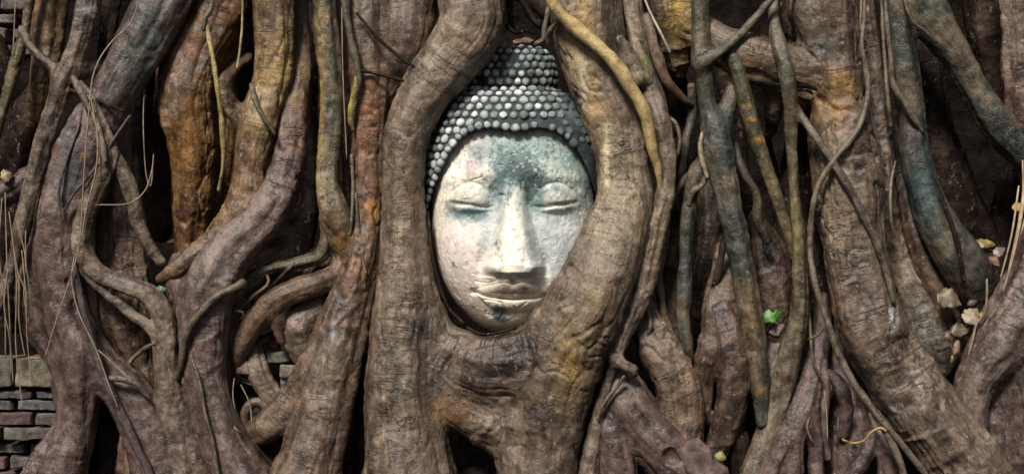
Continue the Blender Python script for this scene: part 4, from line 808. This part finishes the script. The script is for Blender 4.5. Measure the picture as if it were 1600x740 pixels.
# lower left ruin: one wall whose courses are separate bricks inside its mesh
Vs, Qs, Ts = [], [], []; n0 = 0
for i, (y, hh, xs, dd) in enumerate(((578, 46, [(-60, 34), (36, 112)], 7), (612, 13, [(-50, 10), (12, 66), (68, 100)], 8), (628, 18, [(-40, 34), (38, 102)], 8), (649, 20, [(-30, 8), (11, 64), (68, 104)], 7.5), (672, 21, [(-40, 14), (17, 96)], 7), (695, 18, [(-50, 54), (58, 110)], 10), (716, 20, [(-20, 24), (28, 110)], 9), (738, 20, [(-40, 40), (44, 110)], 9), (760, 20, [(-40, 60), (64, 110)], 9), (783, 22, [(-40, 20), (24, 110)], 9))):
    for j, (a_, b_) in enumerate(xs):
        V, Q = block((a_ + b_) / 2, y, b_ - a_ - 2, hh - 1, dd + random.uniform(-.6, .6) + 6, .14, 40 + i * 5 + j, .005, (24, 8, 12))
        col = [(.15, .13, .105), (.17, .085, .065), (.14, .105, .10), (.10, .105, .115), (.15, .095, .08)][(i + j) % 5]
        Ts.append(btint(V, np.array(col) * .55, 300 + i * 7 + j, (.19, .19, .13) if i == 0 else (.14, .14, .14), .8 if i == 0 else .45)); Vs.append(V); Qs.append(Q + n0); n0 += len(V)
tag(qmesh('brick_wall', np.vstack(Vs), np.vstack(Qs), M_BRICK, None, np.vstack(Ts), off=tuple(at(40, 680, .15))), 'crumbling old brick wall with lichen at the bottom left corner', 'wall')
Vs, Qs, Ts = [], [], []; n0 = 0
for i, (y, xs) in enumerate(((-10, [(-60, 20), (24, 70)]), (12, [(-40, 6), (10, 66)]), (35, [(-60, 40), (44, 80)]), (58, [(-30, 24), (28, 70)]), (82, [(-60, 36), (40, 80)]))):
    for j, (a_, b_) in enumerate(xs):
        V, Q = block((a_ + b_) / 2, y, b_ - a_ - 5, 17, 22, .12, 90 + i * 5 + j, .005); Vs.append(V); Qs.append(Q + n0); n0 += len(V); Ts.append(btint(V, (.085, .062, .055), 400 + i * 3 + j, (.16, .15, .15), .4))
tag(qmesh('brick_wall', np.vstack(Vs), np.vstack(Qs), M_BRICK, None, np.vstack(Ts), off=tuple(at(10, 40, .25))), 'dark courses of old brick in the shadow of the top left corner', 'wall')
def stone(name, lab, cx, cy, w, h, d, col, cat='stone', group=None, rot=0., rough=.006, dep=.05, amt=.3):
    sd = int(cx * 3 + cy); V, Q = block(cx, cy, w, h, d, dep, sd, rough, (12, 8, 8), rot)
    return tag(qmesh(name, V, Q, M_BRICK, None, btint(V, col, sd, (.30, .28, .22), amt), off=tuple(at(cx, cy, d / 100))), lab, cat, group)
GS = 'rubble in the hollow under the bowed root'
stone('stone', 'reddish stone chip topmost in the hollow under the bowed root', 426, 535, 24, 18, 9, (.20, .07, .065), group=GS)
stone('stone', 'grey green flat stone below the reddish chip', 438, 557, 40, 16, 8, (.12, .12, .095), group=GS)
stone('stone', 'pale lichened square stone in the hollow under the round knobbed root', 460, 577, 42, 20, 7, (.13, .115, .085), group=GS)
stone('stone', 'flat dark stone at the bottom of the hollow', 462, 597, 40, 14, 8, (.10, .105, .105), group=GS)
stone('stone', 'broken brick end with a red core beside the smooth trunk', 388, 573, 30, 18, 6, (.17, .085, .075), group=GS)
stone('stone', 'thin slate like stone low beside the smooth trunk', 398, 598, 44, 12, 8, (.11, .11, .12), group=GS, rot=-.25)
stone('stone', 'bluish flat stone in the hollow above the bowed root', 376, 478, 34, 10, 10, (.13, .15, .18), group=GS)
stone('brick_fragment', 'large mauve broken brick standing on end at the bottom right of the framing trunk', 1098, 722, 42, 74, -4, (.105, .070, .064), 'brick', rot=.62, rough=.017, dep=.05, amt=.3)
stone('brick_fragment', 'small brick chip lying behind the mauve broken brick', 1078, 762, 50, 40, -2, (.16, .10, .09), 'brick', rough=.008)
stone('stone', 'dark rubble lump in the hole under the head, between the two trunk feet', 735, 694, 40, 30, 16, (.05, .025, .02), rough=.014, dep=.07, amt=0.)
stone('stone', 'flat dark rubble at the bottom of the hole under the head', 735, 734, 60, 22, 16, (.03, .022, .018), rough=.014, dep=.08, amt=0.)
stone('bark_chunk', 'upper piece of a flaking bark stack below the green leaf', 1212, 514, 22, 26, 1, (.085, .05, .045), 'bark', rot=-.35, rough=.009, dep=.03)
stone('bark_chunk', 'long lower piece of a flaking bark stack below the green leaf', 1204, 565, 20, 70, 1.5, (.075, .048, .042), 'bark', rot=-.22, rough=.010, dep=.03)
def leaf(lab, cx, cy, L, wd, d, col, rot=0., tilt=.35, curl=.16, notch=False, name='leaf', cat='leaf', group=None, seed=0):
    nu, nv = 22, 13; u = np.linspace(0, 1, nu); v = np.linspace(-1, 1, nv); U, Vv = np.meshgrid(u, v, indexing='ij')
    w = wd * np.sin(np.pi * U ** .75) ** .85 * (1 + .10 * np.sin(U * 23 + seed) + .07 * np.sin(U * 51 + 2 * seed))
    if notch: w = w * (1 - .6 * np.exp(-((U - .62) / .09) ** 2) * (Vv > 0)) * (1 + .22 * np.sin(U * 17))
    x = (U - .5) * L; y = w * Vv / 2; z = -curl * L * ((U - .5) ** 2 * 1.6) - curl * np.abs(Vv) ** 1.5 * wd * .35 + L * .05 * np.sin(U * 9 + seed) * Vv
    P = np.stack([x, y, z], -1).reshape(-1, 3) * S
    P2 = P - np.array([0, 0, .0009]); P = np.vstack([P, P2])
    cr, sr = math.cos(rot), math.sin(rot); ct, st = math.cos(tilt), math.sin(tilt)
    X = P[:, 0] * cr - P[:, 1] * sr; Zp = P[:, 0] * sr + P[:, 1] * cr; h_ = P[:, 2]
    P = np.stack([X, -h_ * ct + Zp * st, Zp * ct + h_ * st], 1)
    c = np.array(at(cx, cy, d / 100)); a = np.arange(nu - 1)[:, None] * nv; b = np.arange(nv - 1)[None]
    Q = np.stack([a + b, a + nv + b, a + nv + b + 1, a + b + 1], -1).reshape(-1, 4); n1 = nu * nv
    rim = np.r_[np.arange(nv), np.arange(1, nu) * nv + nv - 1, (nu - 1) * nv + np.arange(nv - 2, -1, -1), np.arange(nu - 2, 0, -1) * nv]
    R = np.stack([rim, np.roll(rim, -1), np.roll(rim, -1) + n1, rim + n1], 1)
    Q = np.vstack([Q, Q[:, ::-1] + n1, R]); t = np.array(col) * .58 * (1 + .7 * fbm((P + seed) * 60, 500 + seed, 3)[:, None])
    mid = np.exp(-(Vv.ravel() / .07) ** 2); t[:n1] = t[:n1] * (1 + .5 * mid[:, None])
    return tag(qmesh(name, P + c, Q, M_LEAF, None, t, off=tuple(c)), lab, cat, group)
leaf('bright green torn leaf on the root right of centre', 1206, 492, 34, 22, -2, (.07, .24, .02), rot=.35, tilt=.3, notch=True, seed=1)
leaf('small dark green leaf left of the smooth trunk', 250, 452, 20, 14, -4, (.03, .16, .05), rot=.3, seed=2)
GL = 'dead leaves in the pocket right of the ridged root'
leaf('large pale tan dead leaf in the right pocket of litter', 1519, 492, 32, 28, -1, (.36, .275, .18), rot=.9, seed=3, group=GL)
leaf('broad brown dead leaf half hidden below the teal root', 1484, 466, 42, 34, 1, (.15, .11, .065), rot=-.5, seed=4, group=GL)
leaf('dull brown dead leaf under the pale tan one', 1502, 514, 34, 22, 0, (.14, .10, .06), rot=.2, seed=5, group=GL)
leaf('small yellow dead leaf beside the pale tan one', 1537, 492, 13, 12, 0, (.42, .28, .05), rot=.2, seed=6, group=GL)
leaf('yellow brown dead leaf high in the gap behind the teal root', 1540, 380, 34, 16, 3, (.26, .18, .05), rot=-.1, seed=7, group=GL)
leaf('reddish dead leaf in the gap behind the teal root', 1552, 405, 30, 16, 5, (.24, .12, .08), rot=-.8, seed=8, group=GL)
leaf('grey dead leaf at the right edge of the leaf gap', 1562, 392, 24, 16, 6, (.22, .17, .14), rot=.6, seed=9, group=GL)
leaf('curled narrow dead leaf lowest in the right pocket', 1496, 538, 30, 10, 0, (.28, .19, .13), rot=1.3, curl=.6, seed=10, group=GL)
leaf('second curled dead leaf standing beside the lowest one', 1490, 524, 24, 9, 1, (.20, .12, .08), rot=-1.1, curl=.6, seed=11, group=GL)
for i in range(10):
    a_ = random.random(); leaf('small dark brown dead leaf among the litter of the right pocket', 1480 + 75 * a_ + random.uniform(-10, 10), 555 - 150 * a_ + random.uniform(-30, 30), random.uniform(14, 26), random.uniform(8, 15), random.uniform(1, 5), random.choice([(.12, .08, .045), (.15, .105, .06), (.09, .065, .042), (.18, .125, .05)]), rot=random.uniform(-1.5, 1.5), curl=random.uniform(.2, .6), tilt=random.uniform(.1, .8), seed=40 + i, group='small dark dead leaves in the right pocket')
leaf('orange leaf at the right edge behind the dry strands', 1592, 322, 22, 14, 2, (.45, .26, .04), rot=.3, seed=12)
leaf('yellow green leaf tip behind the broken brick', 1126, 711, 16, 18, -2, (.26, .24, .05), rot=1.2, seed=13)
leaf('curled brown leaf resting on top of the stone topknot', 818, 62, 34, 16, -3, (.17, .095, .055), rot=.15, tilt=.9, seed=14)
leaf('crumpled tan leaf on the root at the left edge', 8, 272, 20, 22, -4, (.42, .33, .18), rot=.5, curl=.7, seed=15)
leaf('yellow strip of dead leaf left of the smooth trunk', 264, 486, 46, 9, -4, (.36, .27, .07), rot=-1.1, curl=.6, seed=16)
leaf('dry curled leaf above the foot of the looping root', 265, 572, 26, 12, -5, (.25, .20, .14), rot=1.3, curl=.7, seed=17)
leaf('pale chip of leaf caught in the gap above the brick ledge', 157, 560, 18, 8, 2, (.3, .25, .16), rot=.4, seed=18)
# thin hanging strands, each an object of its own
GT = 'thin dry rootlets hanging at the left edge'
def strand(lab, ch, col=(.22, .165, .11), group=None):
    return tube('rootlet', lab, ch, tint=col, mat=M_STRAW, cat='rootlet', group=group, n=6, wob=0, step=.012)
L1 = ['tallest, leaning slightly right', 'second from the edge, nearly straight', 'bowed to the right at its foot', 'crossing the pale root end', 'short one reaching the brick ledge', 'leftmost, cut by the edge', 'looping back to the left', 'thinnest, ending on the lichened brick', 'palest, in front of the swelling']
for i, l in enumerate(L1):
    x = [8, 14, 20, 26, 12, 3, 30, 34, 40][i]; y0 = [300, 330, 380, 345, 420, 310, 430, 390, 360][i]; y1 = [600, 640, 560, 520, 590, 560, 520, 600, 500][i]; b = random.uniform(-9, 14)
    strand('thin dry rootlet at the left edge, ' + l, f'{x} {y0} .6 -9; {x + b} {(2 * y0 + y1) / 3} .8 -9; {x + b * .4 + 6} {(y0 + 2 * y1) / 3} .9 -8; {x + 10 + b} {y1} .8 -7', group=GT)
GR_ = 'dry strands hanging over the right pocket'
for i, l in enumerate(['thickest', 'left of the thickest', 'right of the thickest', 'short and leaning left', 'lowest reaching']):
    x = [1604, 1592, 1612, 1598, 1600][i]; y0 = [270, 290, 280, 250, 310][i]; x1 = [1574, 1562, 1584, 1590, 1566][i]; y1 = [430, 440, 400, 350, 460][i]
    strand('straw coloured strand at the right edge, ' + l, f'{x} {y0} 1.6 -8; {(x + x1) / 2 + 4} {(y0 + y1) / 2} {[3.2, 1.6, 1.6, 1.2, 1.5][i]} -8; {x1} {y1} 1 -5', (.40, .31, .20), GR_)
for lab, ch in (
  ('long pale hair root falling over the blue grey root', '220 -10 1.2 -8; 205 35 1.2 -8; 175 65 1.3 -8; 152 100 1.3 -8.5; 142 145 1.3 -9; 152 210 1.3 -9.5; 150 265 1.3 -9.5; 134 330 1.2 -9.5; 128 375 1 -9'),
  ('pale hair root running down past the bulge on the blue grey root', '140 160 1 -9.5; 134 230 1.2 -9.5; 130 290 1.2 -9.5; 124 380 1.1 -9; 108 440 1.1 -9; 88 500 1.1 -8.5; 70 560 1 -8'),
  ('pale hair root crossing the fork at lower left', '116 400 1 -8.5; 112 440 1.1 -9; 124 490 1.1 -9; 150 545 1.2 -9.5; 170 600 1.2 -9.5; 186 640 1 -9'),
  ('fine hair root in the gap left of the orange root', '225 140 1 0; 224 200 1 0; 228 270 1 0; 236 290 1 0; 240 240 1 0'),
  ('fine curved hair root under the looping side root', '150 320 1 -7; 200 318 1 -7; 225 300 1 -6; 235 275 1 -3; 240 250 1 0'),
  ('fine hair root beside the broken brick gap at the centre right', '1288 610 1 -2; 1292 650 1 -3; 1293 690 1 -3'),
  ('fine hair root on the pale root of the top left corner', '24 0 1 -2; 22 50 1 -2; 20 90 1 -2'),
  ('fine root hair in the hollow beside the smooth trunk', '366 590 1 0; 364 620 1 0; 372 660 1 0'),
  ('second fine root hair in the hollow beside the smooth trunk', '376 600 1 0; 390 630 1 0; 394 665 1 0'),
  ('thin bent stem rising from the dead leaves', '1542 435 2 -4; 1542 465 2 -4; 1538 490 2 -3; 1526 505 2 -2; 1520 530 2 -2; 1512 560 2 -1'),
  ('hair root in the dark upper gap right of the ridged root', '1346 0 1 -2; 1346 50 1 -2; 1360 70 1 -2; 1352 78 1 -2; 1346 90 1 -2'),
  ('straight hair root in the black gap beside the reddish brown root', '534 10 1 -1; 536 120 1 -1; 542 250 1 -1'),
  ('loose hair root crossing from the fork to the small cross vine', '152 545 1.4 -8.5; 180 570 1.4 -8; 200 590 1.4 -8; 218 610 1.2 -7')):
    strand(lab, ch)
for i, (lab, ch) in enumerate((
  ('fine orange rootlet in the crack above the claw root', '1262 530 2 -4; 1280 522 2 -6; 1288 508 2 -8'),
  ('crooked dark twig in the hollow above the bowed root', '404 408 3 4; 420 440 3 3; 396 462 3 3; 372 486 2 3'),
  ('brown rootlet tuft across the hollow above the bowed root', '372 500 2 1; 384 492 2 0; 372 484 2 0; 362 494 2 0'),
  ('short twig stuck beside the smooth trunk foot', '362 660 2 -3; 370 672 2 -4; 378 676 2 -4'))):
    strand(lab, ch, (.14, .09, .05))
# leaf litter and crumbs on the soil: nobody could count them
Vs, Qs = [], []; n0 = 0
for i in range(2600):
    x = random.uniform(-1.45, 1.45); y = random.uniform(-.25, .40); z = .09 + random.uniform(0, .02); r = random.uniform(.004, .016)
    a0 = random.uniform(0, 6.28); tl = random.uniform(-.7, .7)
    for j in range(4):
        q = a0 + j * math.pi / 2; rr = r * (1.4 if j % 2 else .7); Vs.append((x + rr * math.cos(q), y + rr * math.sin(q), z + rr * tl * math.cos(q) + .003 * (j % 2)))
    Qs.append((n0, n0 + 1, n0 + 2, n0 + 3)); n0 += 4
tt = np.repeat(rng.uniform(.5, 1.6, (2600, 1)), 4, 0) * np.array([[.075, .052, .036]])
tag(qmesh('leaf_litter', np.array(Vs), np.array(Qs), M_LEAF, None, tt), 'dark crumbled leaf litter on the soil at the foot of the roots', 'leaf litter', kind='stuff')
